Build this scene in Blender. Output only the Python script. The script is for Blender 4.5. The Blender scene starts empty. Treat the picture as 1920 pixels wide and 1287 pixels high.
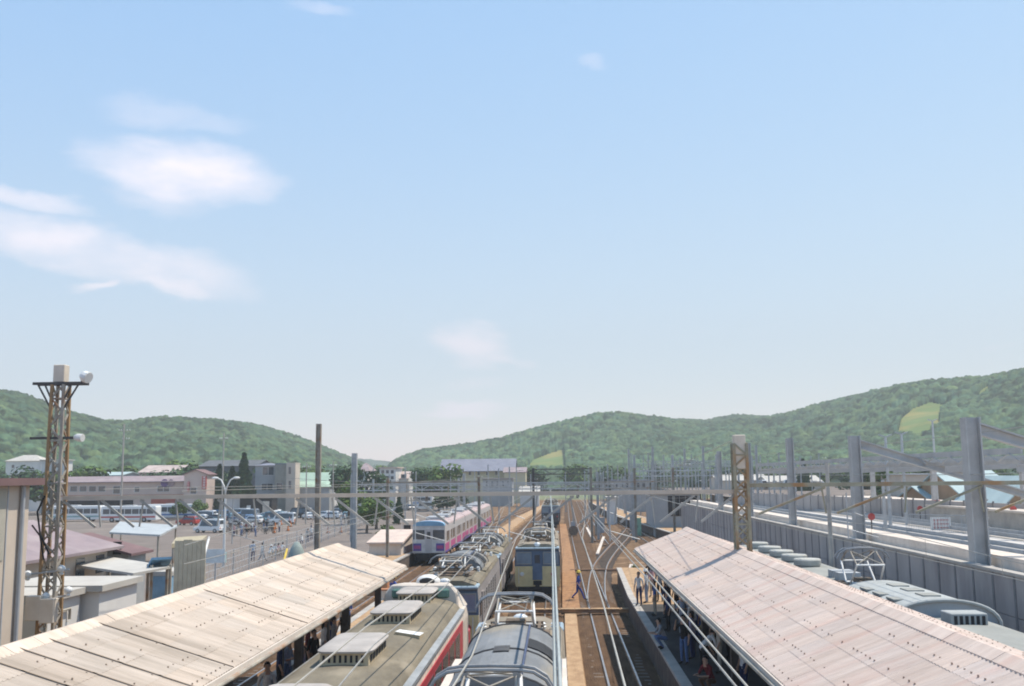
import bpy, bmesh, math, random
import numpy as np
from mathutils import Vector, Matrix
random.seed(7)
R = math.radians
SC = bpy.context.scene
COL = SC.collection

# ---------------------------------------------------------------- camera
YAW, PITCH, ROLL, FPX = 0.042643, 0.133301, 0.0105, 1867.0
CAMZ = 7.5
fw = Vector((-math.sin(YAW)*math.cos(PITCH), math.cos(YAW)*math.cos(PITCH), math.sin(PITCH)))
r0 = Vector((math.cos(YAW), math.sin(YAW), 0)); u0 = r0.cross(fw)
rt = r0*math.cos(ROLL) - u0*math.sin(ROLL); up = u0*math.cos(ROLL) + r0*math.sin(ROLL)
cam = bpy.data.objects.new('camera', bpy.data.cameras.new('camera')); COL.objects.link(cam)
M4 = Matrix((rt, up, -fw)).transposed().to_4x4(); M4.translation = (0, 0, CAMZ)
cam.matrix_world = M4
cam.data.sensor_width = 36; cam.data.lens = 36*FPX/1920; cam.data.clip_end = 20000; cam.data.clip_start = .3
SC.camera = cam
SC.cycles.filter_width = 1.9

def P(px, py, Y=None, z=None, X=None):
    """the world point that stands at a spot of the photograph, at distance Y, height z or offset X"""
    d = rt*(px-960)/FPX + up*(643.5-py)/FPX + fw
    if Y is not None: t = Y/d.y
    elif z is not None: t = (z-CAMZ)/d.z
    else: t = X/d.x
    return Vector((0, 0, CAMZ)) + d*t

# ---------------------------------------------------------------- light
SUN = Vector((.42, .22, 1)).normalized()
SUN_EL = math.asin(SUN.z); SUN_AZ = math.atan2(SUN.x, SUN.y)
sl = bpy.data.lights.new('sun', 'SUN'); sl.energy = 3.8; sl.angle = R(.6); sl.color = (1, .925, .80)
so = bpy.data.objects.new('sun', sl); COL.objects.link(so)
so.rotation_euler = (-SUN).to_track_quat('-Z', 'Y').to_euler()
W = bpy.data.worlds.new('World'); SC.world = W; W.use_nodes = True
SC.view_settings.view_transform = 'Standard'; SC.view_settings.look = 'None'
SC.view_settings.gamma = 1; SC.view_settings.use_curve_mapping = False
SC.view_settings.exposure = 0.76
def build_world():
    nt = W.node_tree; nt.nodes.clear(); N = nt.nodes.new; L = nt.links.new
    out = N('ShaderNodeOutputWorld'); bg = N('ShaderNodeBackground'); bg.inputs[1].default_value = .09
    sky = N('ShaderNodeTexSky'); sky.sky_type = 'NISHITA'; sky.sun_disc = False
    sky.sun_elevation = SUN_EL; sky.sun_rotation = SUN_AZ
    sky.altitude = 50; sky.air_density = 1; sky.dust_density = .25; sky.ozone_density = 3
    tc = N('ShaderNodeTexCoord')
    nz = N('ShaderNodeTexNoise'); nz.inputs['Scale'].default_value = 9; nz.inputs['Detail'].default_value = 7
    nz.inputs['Roughness'].default_value = .58
    mp = N('ShaderNodeMapping'); mp.inputs['Scale'].default_value = (1, 1, 2.6)
    L(tc.outputs['Generated'], mp.inputs[0]); L(mp.outputs[0], nz.inputs['Vector'])
    wob = N('ShaderNodeVectorMath'); wob.operation = 'MULTIPLY_ADD'
    sub = N('ShaderNodeVectorMath'); sub.operation = 'SUBTRACT'; sub.inputs[1].default_value = (.5, .5, .5)
    L(nz.outputs['Color'], sub.inputs[0]); L(sub.outputs[0], wob.inputs[0]); wob.inputs[1].default_value = (.085, .085, .055)
    L(tc.outputs['Generated'], wob.inputs[2])
    tot = None
    # each cloud: direction, tilt, half width, half height, opacity  (an ellipse on the celestial sphere, frayed by noise)
    clouds = [(340, 322, .05, 150, 56, 1.0), (430, 345, .05, 90, 34, .6), (300, 375, 0.1, 90, 22, .35),
              (90, 450, .16, 190, 40, .95), (260, 490, .18, 190, 42, .8), (330, 535, .12, 80, 14, .85), (185, 528, -.15, 42, 11, .9),
              (50, 368, .2, 110, 19, .75), (330, 215, 0, 120, 24, .28), (200, 300, -.1, 60, 8, .3),
              (880, 648, .12, 80, 36, 1.0), (940, 672, .05, 40, 9, .7), (878, 772, .02, 76, 14, 1.0),
              (985, 676, 0, 22, 7, .4), (885, 715, .05, 50, 16, .3), (1115, 125, 0, 24, 18, .22), (600, 8, 0, 70, 14, .25),
              (1860, 672, -.2, 30, 5, .25)]
    for (px, py, tl, hw, hh, op) in clouds:
        d = (rt*(px-960)/FPX + up*(643.5-py)/FPX + fw).normalized()
        e = Vector((d.y, -d.x, 0)).normalized(); n = e.cross(d)
        a = e*math.cos(tl) - n*math.sin(tl); b = n*math.cos(tl) + e*math.sin(tl)
        def dot(v, sc):
            m = N('ShaderNodeVectorMath'); m.operation = 'DOT_PRODUCT'; L(wob.outputs[0], m.inputs[0]); m.inputs[1].default_value = v
            s = N('ShaderNodeMath'); s.operation = 'MULTIPLY_ADD'; L(m.outputs['Value'], s.inputs[0]); s.inputs[1].default_value = sc
            s.inputs[2].default_value = -d.dot(v)*sc
            q = N('ShaderNodeMath'); q.operation = 'POWER'; L(s.outputs[0], q.inputs[0]); q.inputs[1].default_value = 2
            return q
        qa, qb = dot(a, FPX/hw/.9), dot(b, FPX/hh/.92)
        sm = N('ShaderNodeMath'); sm.operation = 'ADD'; L(qa.outputs[0], sm.inputs[0]); L(qb.outputs[0], sm.inputs[1])
        mr = N('ShaderNodeMapRange'); mr.interpolation_type = 'SMOOTHSTEP'
        mr.inputs['From Min'].default_value = 1.9; mr.inputs['From Max'].default_value = -.4; mr.inputs['To Max'].default_value = op
        L(sm.outputs[0], mr.inputs['Value'])
        front = N('ShaderNodeMath'); front.operation = 'GREATER_THAN'; front.inputs[1].default_value = .3
        fd = N('ShaderNodeVectorMath'); fd.operation = 'DOT_PRODUCT'; L(tc.outputs['Generated'], fd.inputs[0]); fd.inputs[1].default_value = d
        L(fd.outputs['Value'], front.inputs[0])
        fm = N('ShaderNodeMath'); fm.operation = 'MULTIPLY'; L(front.outputs[0], fm.inputs[0]); L(mr.outputs[0], fm.inputs[1])
        if tot is None: tot = fm
        else:
            mx = N('ShaderNodeMath'); mx.operation = 'MAXIMUM'; L(tot.outputs[0], mx.inputs[0]); L(fm.outputs[0], mx.inputs[1]); tot = mx
    nz2 = N('ShaderNodeTexNoise'); nz2.inputs['Scale'].default_value = 22; nz2.inputs['Detail'].default_value = 6
    L(mp.outputs[0], nz2.inputs['Vector'])
    mr2 = N('ShaderNodeMapRange'); mr2.inputs['From Min'].default_value = .32; mr2.inputs['From Max'].default_value = .62
    mr2.inputs['To Min'].default_value = .6; mr2.inputs['To Max'].default_value = 1.0
    L(nz2.outputs['Fac'], mr2.inputs['Value'])
    mul = N('ShaderNodeMath'); mul.operation = 'MULTIPLY'; L(tot.outputs[0], mul.inputs[0]); L(mr2.outputs[0], mul.inputs[1])
    mix = N('ShaderNodeMix'); mix.data_type = 'RGBA'
    L(mul.outputs[0], mix.inputs['Factor']); mix.inputs['B'].default_value = (9.2, 8.2, 8.65, 1)
    gain = N('ShaderNodeVectorMath'); gain.operation = 'MULTIPLY_ADD'     # thin bright summer haze high in the air
    gain.inputs[1].default_value = (1.5, .93, .34); gain.inputs[2].default_value = (-.1, 1.65, 5.0); L(sky.outputs[0], gain.inputs[0])
    L(gain.outputs[0], mix.inputs['A'])
    L(mix.outputs['Result'], bg.inputs[0]); L(bg.outputs[0], out.inputs[0])
build_world()

# ---------------------------------------------------------------- helpers
def tag(o, label=None, cat=None, group=None, kind=None):
    if label: o['label'] = label
    if cat: o['category'] = cat
    if group: o['group'] = group
    if kind: o['kind'] = kind
    return o
def thing(name, label, cat, loc=(0, 0, 0), group=None, rz=0):
    o = bpy.data.objects.new(name, None); COL.objects.link(o); o.empty_display_size = .2
    o.location = loc; o.rotation_euler = (0, 0, rz)
    return tag(o, label, cat, group)
KIDS = {}
def adopt(o, parent):
    o.parent = parent; KIDS.setdefault(parent.name, []).append(o)
def copy_tree(o, loc=None, rz=None, label=None, group=None, parent=None):
    c = o.copy(); COL.objects.link(c)
    if parent: adopt(c, parent)
    if loc is not None: c.location = loc
    if rz is not None: c.rotation_euler = (0, 0, rz)
    if label: c['label'] = label
    if group: c['group'] = group
    for k in KIDS.get(o.name, []): copy_tree(k, parent=c)
    return c
class MB:
    def __init__(s): s.v = []; s.f = []; s.m = []; s.t = None
    def add(s, vs, fs, mi=0):
        b = len(s.v); s.v += [tuple(v) for v in vs]; s.f += [tuple(i+b for i in f) for f in fs]; s.m += [mi]*len(fs); return s
    def box(s, x0, y0, z0, x1, y1, z1, mi=0):
        return s.add([(x0,y0,z0),(x1,y0,z0),(x1,y1,z0),(x0,y1,z0),(x0,y0,z1),(x1,y0,z1),(x1,y1,z1),(x0,y1,z1)],
                     [(0,3,2,1),(4,5,6,7),(0,1,5,4),(1,2,6,5),(2,3,7,6),(3,0,4,7)], mi)
    def bar(s, p, q, w, h=None, mi=0, upv=(0,0,1)):
        p = Vector(p); q = Vector(q); d = (q-p).normalized(); h = w if h is None else h
        U = Vector(upv)
        if abs(d.dot(U)) > .98: U = Vector((0,1,0))
        sx = d.cross(U).normalized()*w/2; sz = sx.cross(d).normalized()*h/2
        vs = [a+i*sx+j*sz for a in (p, q) for (i, j) in ((-1,-1),(1,-1),(1,1),(-1,1))]
        return s.add(vs, [(0,3,2,1),(4,5,6,7),(0,1,5,4),(1,2,6,5),(2,3,7,6),(3,0,4,7)], mi)
    def tube(s, p, q, r, n=6, r2=None, mi=0):
        p = Vector(p); q = Vector(q); d = (q-p).normalized(); r2 = r if r2 is None else r2
        a = d.orthogonal().normalized(); b = d.cross(a)
        vs = [c+(a*math.cos(2*math.pi*k/n)+b*math.sin(2*math.pi*k/n))*rr for c, rr in ((p, r), (q, r2)) for k in range(n)]
        fs = [(k, (k+1) % n, n+(k+1) % n, n+k) for k in range(n)] + [tuple(range(n))[::-1], tuple(range(n, 2*n))]
        return s.add(vs, fs, mi)
    def path(s, pts, r, n=6, mi=0):
        pts = [Vector(p) for p in pts]; vs = []; fs = []; m = len(pts)
        ref = None
        for i, p in enumerate(pts):
            d = (pts[min(i+1, m-1)]-pts[max(i-1, 0)]).normalized()
            if ref is None: ref = d.orthogonal().normalized()
            a = (ref-d*ref.dot(d)).normalized(); ref = a; b = d.cross(a)
            vs += [p+(a*math.cos(2*math.pi*k/n)+b*math.sin(2*math.pi*k/n))*r for k in range(n)]
        for i in range(m-1):
            fs += [(i*n+k, i*n+(k+1) % n, (i+1)*n+(k+1) % n, (i+1)*n+k) for k in range(n)]
        fs += [tuple(range(n))[::-1], tuple(range((m-1)*n, m*n))]
        return s.add(vs, fs, mi)
    def prof(s, pr, y0, y1, mi=0, caps=True):
        """cross-section (x, z), anticlockwise seen from -Y, run along Y"""
        n = len(pr); vs = [(x, y0, z) for x, z in pr]+[(x, y1, z) for x, z in pr]
        fs = [(k, (k+1) % n, n+(k+1) % n, n+k) for k in range(n)]
        if caps: fs += [tuple(range(n))[::-1], tuple(range(n, 2*n))]
        return s.add(vs, fs, mi)
    def side(s, pr, x0, x1, mi=0):
        """outline (y, z) run along X"""
        n = len(pr); vs = [(x0, y, z) for y, z in pr]+[(x1, y, z) for y, z in pr]
        fs = [(k, (k+1) % n, n+(k+1) % n, n+k) for k in range(n)] + [tuple(range(n))[::-1], tuple(range(n, 2*n))]
        return s.add(vs, fs, mi)
    def lathe(s, pts, c=(0,0,0), n=12, mi=0):
        vs = [(c[0]+r*math.cos(2*math.pi*k/n), c[1]+r*math.sin(2*math.pi*k/n), c[2]+z) for r, z in pts for k in range(n)]; m = len(pts)
        fs = [(i*n+k, i*n+(k+1) % n, (i+1)*n+(k+1) % n, (i+1)*n+k) for i in range(m-1) for k in range(n)]
        fs += [tuple(range(n))[::-1], tuple(range((m-1)*n, m*n))]
        return s.add(vs, fs, mi)
    def ball(s, c, r, n=10, m=6, mi=0, sc=(1,1,1)):
        vs = []; fs = []
        for i in range(m+1):
            t = math.pi*i/m
            vs += [(c[0]+r*sc[0]*math.sin(t)*math.cos(2*math.pi*k/n), c[1]+r*sc[1]*math.sin(t)*math.sin(2*math.pi*k/n), c[2]+r*sc[2]*math.cos(t)) for k in range(n)]
        for i in range(m):
            fs += [(i*n+k, (i+1)*n+k, (i+1)*n+(k+1) % n, i*n+(k+1) % n) for k in range(n)]
        return s.add(vs, fs, mi)
    def build(s, name, mats, parent=None, world=False, smooth=False, bevel=0):
        me = bpy.data.meshes.new(name); vs = s.v
        if world and parent is not None:
            inv = (Matrix.Translation(parent.location) @ parent.rotation_euler.to_matrix().to_4x4()).inverted()
            vs = [tuple(inv @ Vector(v)) for v in vs]
        me.from_pydata(vs, [], s.f); me.update()
        if not isinstance(mats, (list, tuple)): mats = [mats]
        for m in mats: me.materials.append(m)
        me.polygons.foreach_set('material_index', s.m)
        if smooth: me.polygons.foreach_set('use_smooth', [True]*len(s.f))
        o = bpy.data.objects.new(name, me); COL.objects.link(o)
        if parent is not None: adopt(o, parent)
        if bevel:
            b = o.modifiers.new('bevel', 'BEVEL'); b.width = bevel; b.segments = 1; b.limit_method = 'ANGLE'
        if smooth == 'auto':
            me.set_sharp_from_angle(angle=R(40))
        return o

# ---------------------------------------------------------------- materials
MT = {}
def mat(name, c1, c2=None, scale=3, rough=.7, metal=0, bump=0, bscale=None, spots=None, stretch=(1,1,1), attr=None, spec=.25, detail=6, lo=.35, hi=.65):
    if name in MT: return MT[name]
    m = bpy.data.materials.new(name); m.use_nodes = True; nt = m.node_tree; N = nt.nodes.new; L = nt.links.new
    b = nt.nodes['Principled BSDF']; b.inputs['Roughness'].default_value = rough; b.inputs['Metallic'].default_value = metal
    b.inputs['Specular IOR Level'].default_value = spec
    g = N('ShaderNodeNewGeometry'); mp = N('ShaderNodeMapping'); mp.inputs['Scale'].default_value = stretch; L(g.outputs['Position'], mp.inputs[0])
    nz = N('ShaderNodeTexNoise'); nz.inputs['Scale'].default_value = scale; nz.inputs['Detail'].default_value = detail; nz.inputs['Roughness'].default_value = .65
    L(mp.outputs[0], nz.inputs['Vector'])
    c2 = c2 or tuple(v*.72 for v in c1)
    mr = N('ShaderNodeMapRange'); mr.inputs['From Min'].default_value = lo; mr.inputs['From Max'].default_value = hi; L(nz.outputs['Fac'], mr.inputs['Value'])
    mx = N('ShaderNodeMix'); mx.data_type = 'RGBA'; L(mr.outputs[0], mx.inputs['Factor'])
    mx.inputs['A'].default_value = (*c2, 1); mx.inputs['B'].default_value = (*c1, 1)
    col = mx.outputs['Result']
    if spots:     # (colour, scale, threshold, strength): stains and rust with a shape of their own
        n2 = N('ShaderNodeTexNoise'); n2.inputs['Scale'].default_value = spots[1]; n2.inputs['Detail'].default_value = 8; L(mp.outputs[0], n2.inputs['Vector'])
        r2 = N('ShaderNodeMapRange'); r2.inputs['From Min'].default_value = spots[2]; r2.inputs['From Max'].default_value = spots[2]+.12
        r2.inputs['To Max'].default_value = spots[3]; L(n2.outputs['Fac'], r2.inputs['Value'])
        m2 = N('ShaderNodeMix'); m2.data_type = 'RGBA'; L(r2.outputs[0], m2.inputs['Factor']); L(col, m2.inputs['A']); m2.inputs['B'].default_value = (*spots[0], 1)
        col = m2.outputs['Result']
    if attr:
        at = N('ShaderNodeAttribute'); at.attribute_name = attr
        m3 = N('ShaderNodeMix'); m3.data_type = 'RGBA'; m3.blend_type = 'MULTIPLY'; m3.inputs['Factor'].default_value = 1
        L(col, m3.inputs['A']); L(at.outputs['Color'], m3.inputs['B']); col = m3.outputs['Result']
    L(col, b.inputs['Base Color'])
    if bump:
        n3 = N('ShaderNodeTexNoise'); n3.inputs['Scale'].default_value = bscale or scale*6; n3.inputs['Detail'].default_value = 4; L(mp.outputs[0], n3.inputs['Vector'])
        bp = N('ShaderNodeBump'); bp.inputs['Strength'].default_value = bump; bp.inputs['Distance'].default_value = .05
        L(n3.outputs['Fac'], bp.inputs['Height']); L(bp.outputs[0], b.inputs['Normal'])
    MT[name] = m; return m
def set_tint(o, cols):
    """one tint per face, for sheet wear and leaf tone"""
    me = o.data; a = me.color_attributes.new('tint', 'FLOAT_COLOR', 'CORNER')
    arr = np.repeat(np.array([(*c, 1) for c in cols], dtype=np.float32), [p.loop_total for p in me.polygons], axis=0)
    a.data.foreach_set('color', arr.ravel())

steel = mat('galvanised_steel', (.50,.51,.51), (.37,.38,.39), 2, .5, .3, spots=((.25,.16,.1), 1.5, .62, .5))
oldsteel = mat('weathered_steel', (.40,.37,.31), (.27,.23,.19), 1.5, .7, .1, spots=((.30,.15,.07), 1.2, .55, .8))
rusty = mat('rusty_steel', (.30,.19,.12), (.20,.12,.08), 2, .8, spots=((.42,.24,.12), 1.2, .5, .8))
darksteel = mat('dark_steel', (.10,.095,.09), (.06,.055,.055), 4, .6, .2)
black = mat('black_rubber', (.03,.03,.032), None, 4, .7)
white = mat('white_paint', (.78,.77,.74), (.62,.60,.57), 1.5, .5)
cream = mat('cream_paint', (.66,.58,.48), (.55,.47,.38), 1.2, .6)
greypaint = mat('grey_paint', (.42,.43,.44), (.33,.34,.35), 1.5, .6)
redp = mat('red_paint', (.52,.10,.09), None, 2, .5)
bluep = mat('blue_paint', (.10,.22,.48), None, 2, .5)
yellowp = mat('yellow_paint', (.80,.55,.08), None, 2, .4)
orangep = mat('orange_paint', (.70,.22,.06), None, 2, .6)
greenp = mat('green_paint', (.30,.48,.34), None, 1, .6)
glass = mat('window_glass', (.07,.09,.11), (.04,.05,.06), .8, .12, spec=.8)
paleglass = mat('pale_glass', (.22,.30,.36), (.15,.2,.25), .8, .12, spec=.8)
copperw = mat('catenary_wire', (.42,.40,.36), (.3,.28,.25), 3, .45, .4)
porcelain = mat('porcelain', (.8,.8,.78), None, 3, .25)
concrete = mat('concrete', (.46,.42,.37), (.34,.31,.28), 1.2, .85, bump=.2, spots=((.25,.22,.2), .7, .6, .6))
paleconc = mat('pale_concrete', (.66,.58,.50), (.54,.46,.39), 1.2, .85, bump=.15)
timber = mat('timber', (.36,.25,.17), (.25,.17,.11), 2, .85, bump=.3)
# ---------------------------------------------------------------- setting: ground, plaza, hills
ballast = mat('ballast', (.235,.148,.088), (.115,.075,.048), 1.4, 1, spec=.03, bump=1.0, bscale=14, spots=((.31,.205,.13), .35, .52, .7), detail=12, lo=.3, hi=.7)
bedmat = mat('track_bed', (.155,.097,.06), (.08,.05,.033), 2.2, 1, spec=.03, bump=1.0, bscale=16, stretch=(1,.3,1), detail=12, lo=.3, hi=.7)
dustpath = mat('dusty_path', (.47,.32,.195), (.33,.215,.13), 2.2, 1, spec=.03, bump=.5, stretch=(1,.5,1), spots=((.33,.2,.12), .6, .6, .5))
rustpath = mat('rust_path', (.39,.225,.125), (.26,.145,.08), 2.5, 1, spec=.03, bump=.5, stretch=(1,.5,1), spots=((.2,.12,.08), .7, .56, .7))
asphalt = mat('asphalt', (.215,.18,.16), (.165,.14,.125), .35, 1, spec=.05, bump=.25, bscale=20, spots=((.26,.22,.19), .08, .52, .6), detail=10)
meadow = mat('meadow_grass', (.15,.205,.06), (.115,.165,.05), .05, .95, spots=((.30,.24,.08), .035, .52, .7), detail=10)
lowland = mat('lowland_grass', (.13,.17,.07), (.22,.2,.13), .02, .95, detail=10)
g = MB(); g.add([(-6000,-40,-.3),(6000,-40,-.3),(6000,9000,-.3),(-6000,9000,-.3)], [(0,1,2,3)])
tag(g.build('ground', lowland), kind='structure')
# ballasted yard: a gently uneven sheet
def sheet(name, x0, x1, y0, y1, z, m, nx, ny, amp, kind='structure'):
    b = MB(); rnd = random.Random(3); vs = []
    for j in range(ny+1):
        for i in range(nx+1):
            e = 0 < i < nx and 0 < j < ny
            vs.append((x0+(x1-x0)*i/nx, y0+(y1-y0)*j/ny, z+(rnd.uniform(-amp, amp) if e else 0)))
    b.add(vs, [(j*(nx+1)+i, j*(nx+1)+i+1, (j+1)*(nx+1)+i+1, (j+1)*(nx+1)+i) for j in range(ny) for i in range(nx)])
    return tag(b.build(name, m, smooth=True), kind=kind)
sheet('track_ground', -18, 70, -10, 330, -.2, ballast, 176, 340, .045)
b = MB(); b.add([(-140,40,-.1),(-17.9,40,-.1),(-17.9,210,-.1),(-26,300,-.1),(-140,300,-.1)], [(0,1,2,3,4)])
tag(b.build('plaza', asphalt), kind='structure')
def strip(name, pts, w, z, m):
    b = MB(); L = [(x-w/2, y, z) for x, y in pts]; Rr = [(x+w/2, y, z) for x, y in pts]; n = len(pts)
    L0 = [(x-w/2-.1, y, -.3) for x, y in pts]; R1 = [(x+w/2+.1, y, -.3) for x, y in pts]
    b.add(L+Rr+L0+R1, [f for i in range(n-1) for f in ((i, n+i, n+i+1, i+1), (2*n+i, i, i+1, 2*n+i+1), (n+i, 3*n+i, 3*n+i+1, n+i+1))])
    return tag(b.build(name, m), kind='structure')
strip('path', [(.62, -5), (.62, 50), (.66, 57)], .62, .0, dustpath)
strip('path', [(.72, 57.6), (.9, 90), (.9, 160)], 1.0, .0, rustpath)
strip('path', [(-7.6, 60), (-7.7, 130), (-6.2, 190), (-3, 260)], 1.9, .1, dustpath)
strip('path', [(-2.95, 62), (-2.9, 140), (-1, 220)], .9, .0, rustpath)

# --- wooded hills: terrain with a forest on it
def vnoise(x, y, seed=0):
    xi = np.floor(x).astype(np.int64); yi = np.floor(y).astype(np.int64); xf = x-xi; yf = y-yi
    def h(a, b):
        n = (a*374761393+b*668265263+seed*1442695041) & 0x7fffffff
        n = ((n ^ (n >> 13))*1274126177) & 0x7fffffff
        return ((n ^ (n >> 16)) & 0xffff)/65535.
    u = xf*xf*(3-2*xf); v = yf*yf*(3-2*yf)
    return (h(xi,yi)*(1-u)+h(xi+1,yi)*u)*(1-v)+(h(xi,yi+1)*(1-u)+h(xi+1,yi+1)*u)*v
def hash2(a, b, seed):
    n = (a*73856093 ^ b*19349663 ^ (seed*83492791)) & 0x7fffffff
    n = ((n ^ (n >> 13))*1274126177) & 0x7fffffff
    return ((n ^ (n >> 16)) & 0xffff)/65535.
def crowns(x, y, cell, seed):
    """height of domed tree crowns and the crown's own random number"""
    xi = np.floor(x/cell).astype(np.int64); yi = np.floor(y/cell).astype(np.int64)
    best = np.full(x.shape, -1.); rid = np.zeros(x.shape)
    for i in (-1, 0, 1):
        for j in (-1, 0, 1):
            cx = (xi+i+.15+.7*hash2(xi+i, yi+j, seed))*cell; cy = (yi+j+.15+.7*hash2(xi+i, yi+j, seed+1))*cell
            rr = cell*(.5+.45*hash2(xi+i, yi+j, seed+2)); hh = .6+.7*hash2(xi+i, yi+j, seed+3)
            q = 1-((x-cx)**2+(y-cy)**2)/rr**2
            hgt = np.where(q > 0, hh*np.sqrt(np.maximum(q, 0)), -1)
            rid = np.where(hgt > best, hash2(xi+i, yi+j, seed+4), rid); best = np.maximum(best, hgt)
    return np.maximum(best, 0), rid
forestmat = mat('forest_canopy', (.080,.124,.062), (.033,.064,.040), .12, .95, attr='tint', spec=.1, bump=.4, bscale=.9, detail=8)
hillsoil = mat('hill_undergrowth', (.12,.15,.05), (.08,.11,.04), .03, .95)
def pix_az(px, py=850):
    d = rt*(px-960)/FPX + up*(643.5-py)/FPX + fw
    return math.atan2(d.x, d.y)
def hill(ridge, d0, D, cell, seed, fields=(), ns=640, nr=260, back=1.25, fname='forest', amp=3.0):
    az = np.array([pix_az(p[0], p[1]) for p in ridge])
    hz = []
    for p, dd in zip(ridge, [D(p[0]) for p in ridge]):
        d = rt*(p[0]-960)/FPX + up*(643.5-p[1])/FPX + fw
        hz.append(CAMZ+d.z/math.hypot(d.x, d.y)*dd)
    hz = np.array(hz); dd = np.array([D(p[0]) for p in ridge])
    A = np.linspace(az[0], az[-1], ns); H = np.interp(A, az, hz); DD = np.interp(A, az, dd)
    k = np.ones(9)/9; H = np.convolve(np.pad(H, 4, 'edge'), k, 'valid')
    T = np.linspace(0, back, nr)
    AA, TT = np.meshgrid(A, T); HH = np.broadcast_to(H, AA.shape); D2 = np.broadcast_to(DD, AA.shape)
    rad = d0+(D2-d0)*TT
    x = np.sin(AA)*rad; y = np.cos(AA)*rad
    s = np.clip(TT, 0, 1); sm = s**1.1*(1.9-.9*s)
    sm = np.where(TT > 1, 1-.35*(TT-1)/(back-1), sm)
    n = vnoise(x/130, y/130, seed)-.5; n2 = vnoise(x/55, y/55, seed+5)-.5
    env = np.sin(np.clip(TT, 0, 1)*math.pi)**.7
    z = -.5+(HH-3.0)*sm + (n*.36*HH+n2*.16*HH)*env
    m_ = ((z-CAMZ)/rad).max(0); k_ = ((HH[0]-4.5-CAMZ)/DD)/m_      # the skyline keeps the height it has from the station
    z = np.where(z > CAMZ, CAMZ+(z-CAMZ)*k_[None, :], z)
    def to_obj(name, zz, m, tint=None, keep=None, kind='structure'):
        vs = np.stack([x, y, zz], -1).reshape(-1, 3); nx = ns
        j, i = np.meshgrid(np.arange(nr-1), np.arange(ns-1), indexing='ij')
        q = np.stack([j*nx+i, (j)*nx+i+1, (j+1)*nx+i+1, (j+1)*nx+i], -1).reshape(-1, 4)
        if keep is not None: q = q[keep[:-1, :-1].reshape(-1)]
        me = bpy.data.meshes.new(name); me.vertices.add(len(vs)); me.vertices.foreach_set('co', vs.ravel())
        me.loops.add(q.size); me.loops.foreach_set('vertex_index', q.ravel().astype(np.int32))
        me.polygons.add(len(q)); me.polygons.foreach_set('loop_start', np.arange(0, q.size, 4, dtype=np.int32))
        me.polygons.foreach_set('use_smooth', np.ones(len(q), bool)); me.update(calc_edges=True); me.validate()
        me.materials.append(m)
        if tint is not None:
            a = me.color_attributes.new('tint', 'FLOAT_COLOR', 'POINT')
            a.data.foreach_set('color', np.concatenate([tint.reshape(-1, 3), np.ones((len(vs), 1))], 1).astype(np.float32).ravel())
        o = bpy.data.objects.new(name, me); COL.objects.link(o); tag(o, kind=kind); return o
    inside = np.zeros(AA.shape, bool)
    # clearings are given as outlines in (azimuth, elevation seen from the station) on the slope
    el = (z-CAMZ)/rad
    for poly in fields:
        pa = [(pix_az(px, py), (lambda d: d.z/math.hypot(d.x, d.y))(rt*(px-960)/FPX+up*(643.5-py)/FPX+fw)) for px, py in poly]
        c = np.zeros(AA.shape, bool); m = len(pa)
        for i in range(m):
            (x1, y1), (x2, y2) = pa[i], pa[(i+1) % m]
            cond = ((y1 > el) != (y2 > el)) & (AA < (x2-x1)*(el-y1)/(y2-y1+1e-12)+x1)
            c ^= cond
        inside |= c & (TT < 1)
    c1, r1 = crowns(x, y, cell, seed); c2, r2 = crowns(x+31, y+17, cell*.55, seed+9)
    fz = z+amp*(.75*c1+.4*c2)+(vnoise(x/2.2, y/2.2, seed+3)-.5)*1.2
    v = np.where(r1 < .28, .42+.3*r1, .62+.75*r1)+(r2-.5)*.35; warm = np.clip((r1*7.3) % 1, 0, 1)*.7
    big = vnoise(x/70, y/70, seed+8)
    v = v*(.72+.6*big)
    tint = np.stack([v*(.85+.45*warm), v*(.95+.12*warm), v*(1.0-.25*warm)], -1)
    hill_o = to_obj('hill', z, hillsoil if not fields else meadow)
    keep = ~(inside & np.roll(inside,-1,0) & np.roll(inside,-1,1) & np.roll(np.roll(inside,-1,0),-1,1))
    f = to_obj(fname, np.where(inside, z-.1, fz), forestmat, tint, keep, 'stuff')
    return f
f1 = hill([(-260,690),(-120,705),(0,728),(60,740),(110,765),(160,775),(200,786),(240,787),(300,779),(400,784),(480,793),(560,816),(620,840),(680,866),(720,885)],
     330, lambda px: 760 if px < 200 else 760+.35*(px-200), 4.6, 3)
tag(f1, 'dark green wooded ridge rising behind the forecourt buildings', 'forest')
f2 = hill([(715,884),(740,860),(790,841),(870,831),(940,819),(1000,801),(1060,786),(1120,773),(1160,771),(1200,776),(1260,783),(1320,785),(1380,774),(1440,778),(1480,771),(1530,756),(1600,739),(1680,719),(1760,709),(1850,703),(1920,689),(2060,672),(2200,668)],
     430, lambda px: 980 if px < 1200 else 980-.1*(px-1200), 4.6, 11,
     fields=[[(983,884),(1000,862),(1030,850),(1057,842),(1060,884)], [(1682,816),(1690,785),(1712,766),(1745,753),(1778,760),(1762,772),(1762,800),(1722,822)],
             [(1832,748),(1838,732),(1855,722),(1852,740)]], ns=1250)
tag(f2, 'long wooded hillside with grassy clearings beyond the rail yard', 'forest')
f3 = hill([(600,872),(640,862),(670,858),(700,861),(725,864),(760,870)], 1200, lambda px: 2200, 12, 21, ns=90, nr=60)
tag(f3, 'distant hazy wooded saddle between the two nearer hills', 'forest')
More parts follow.
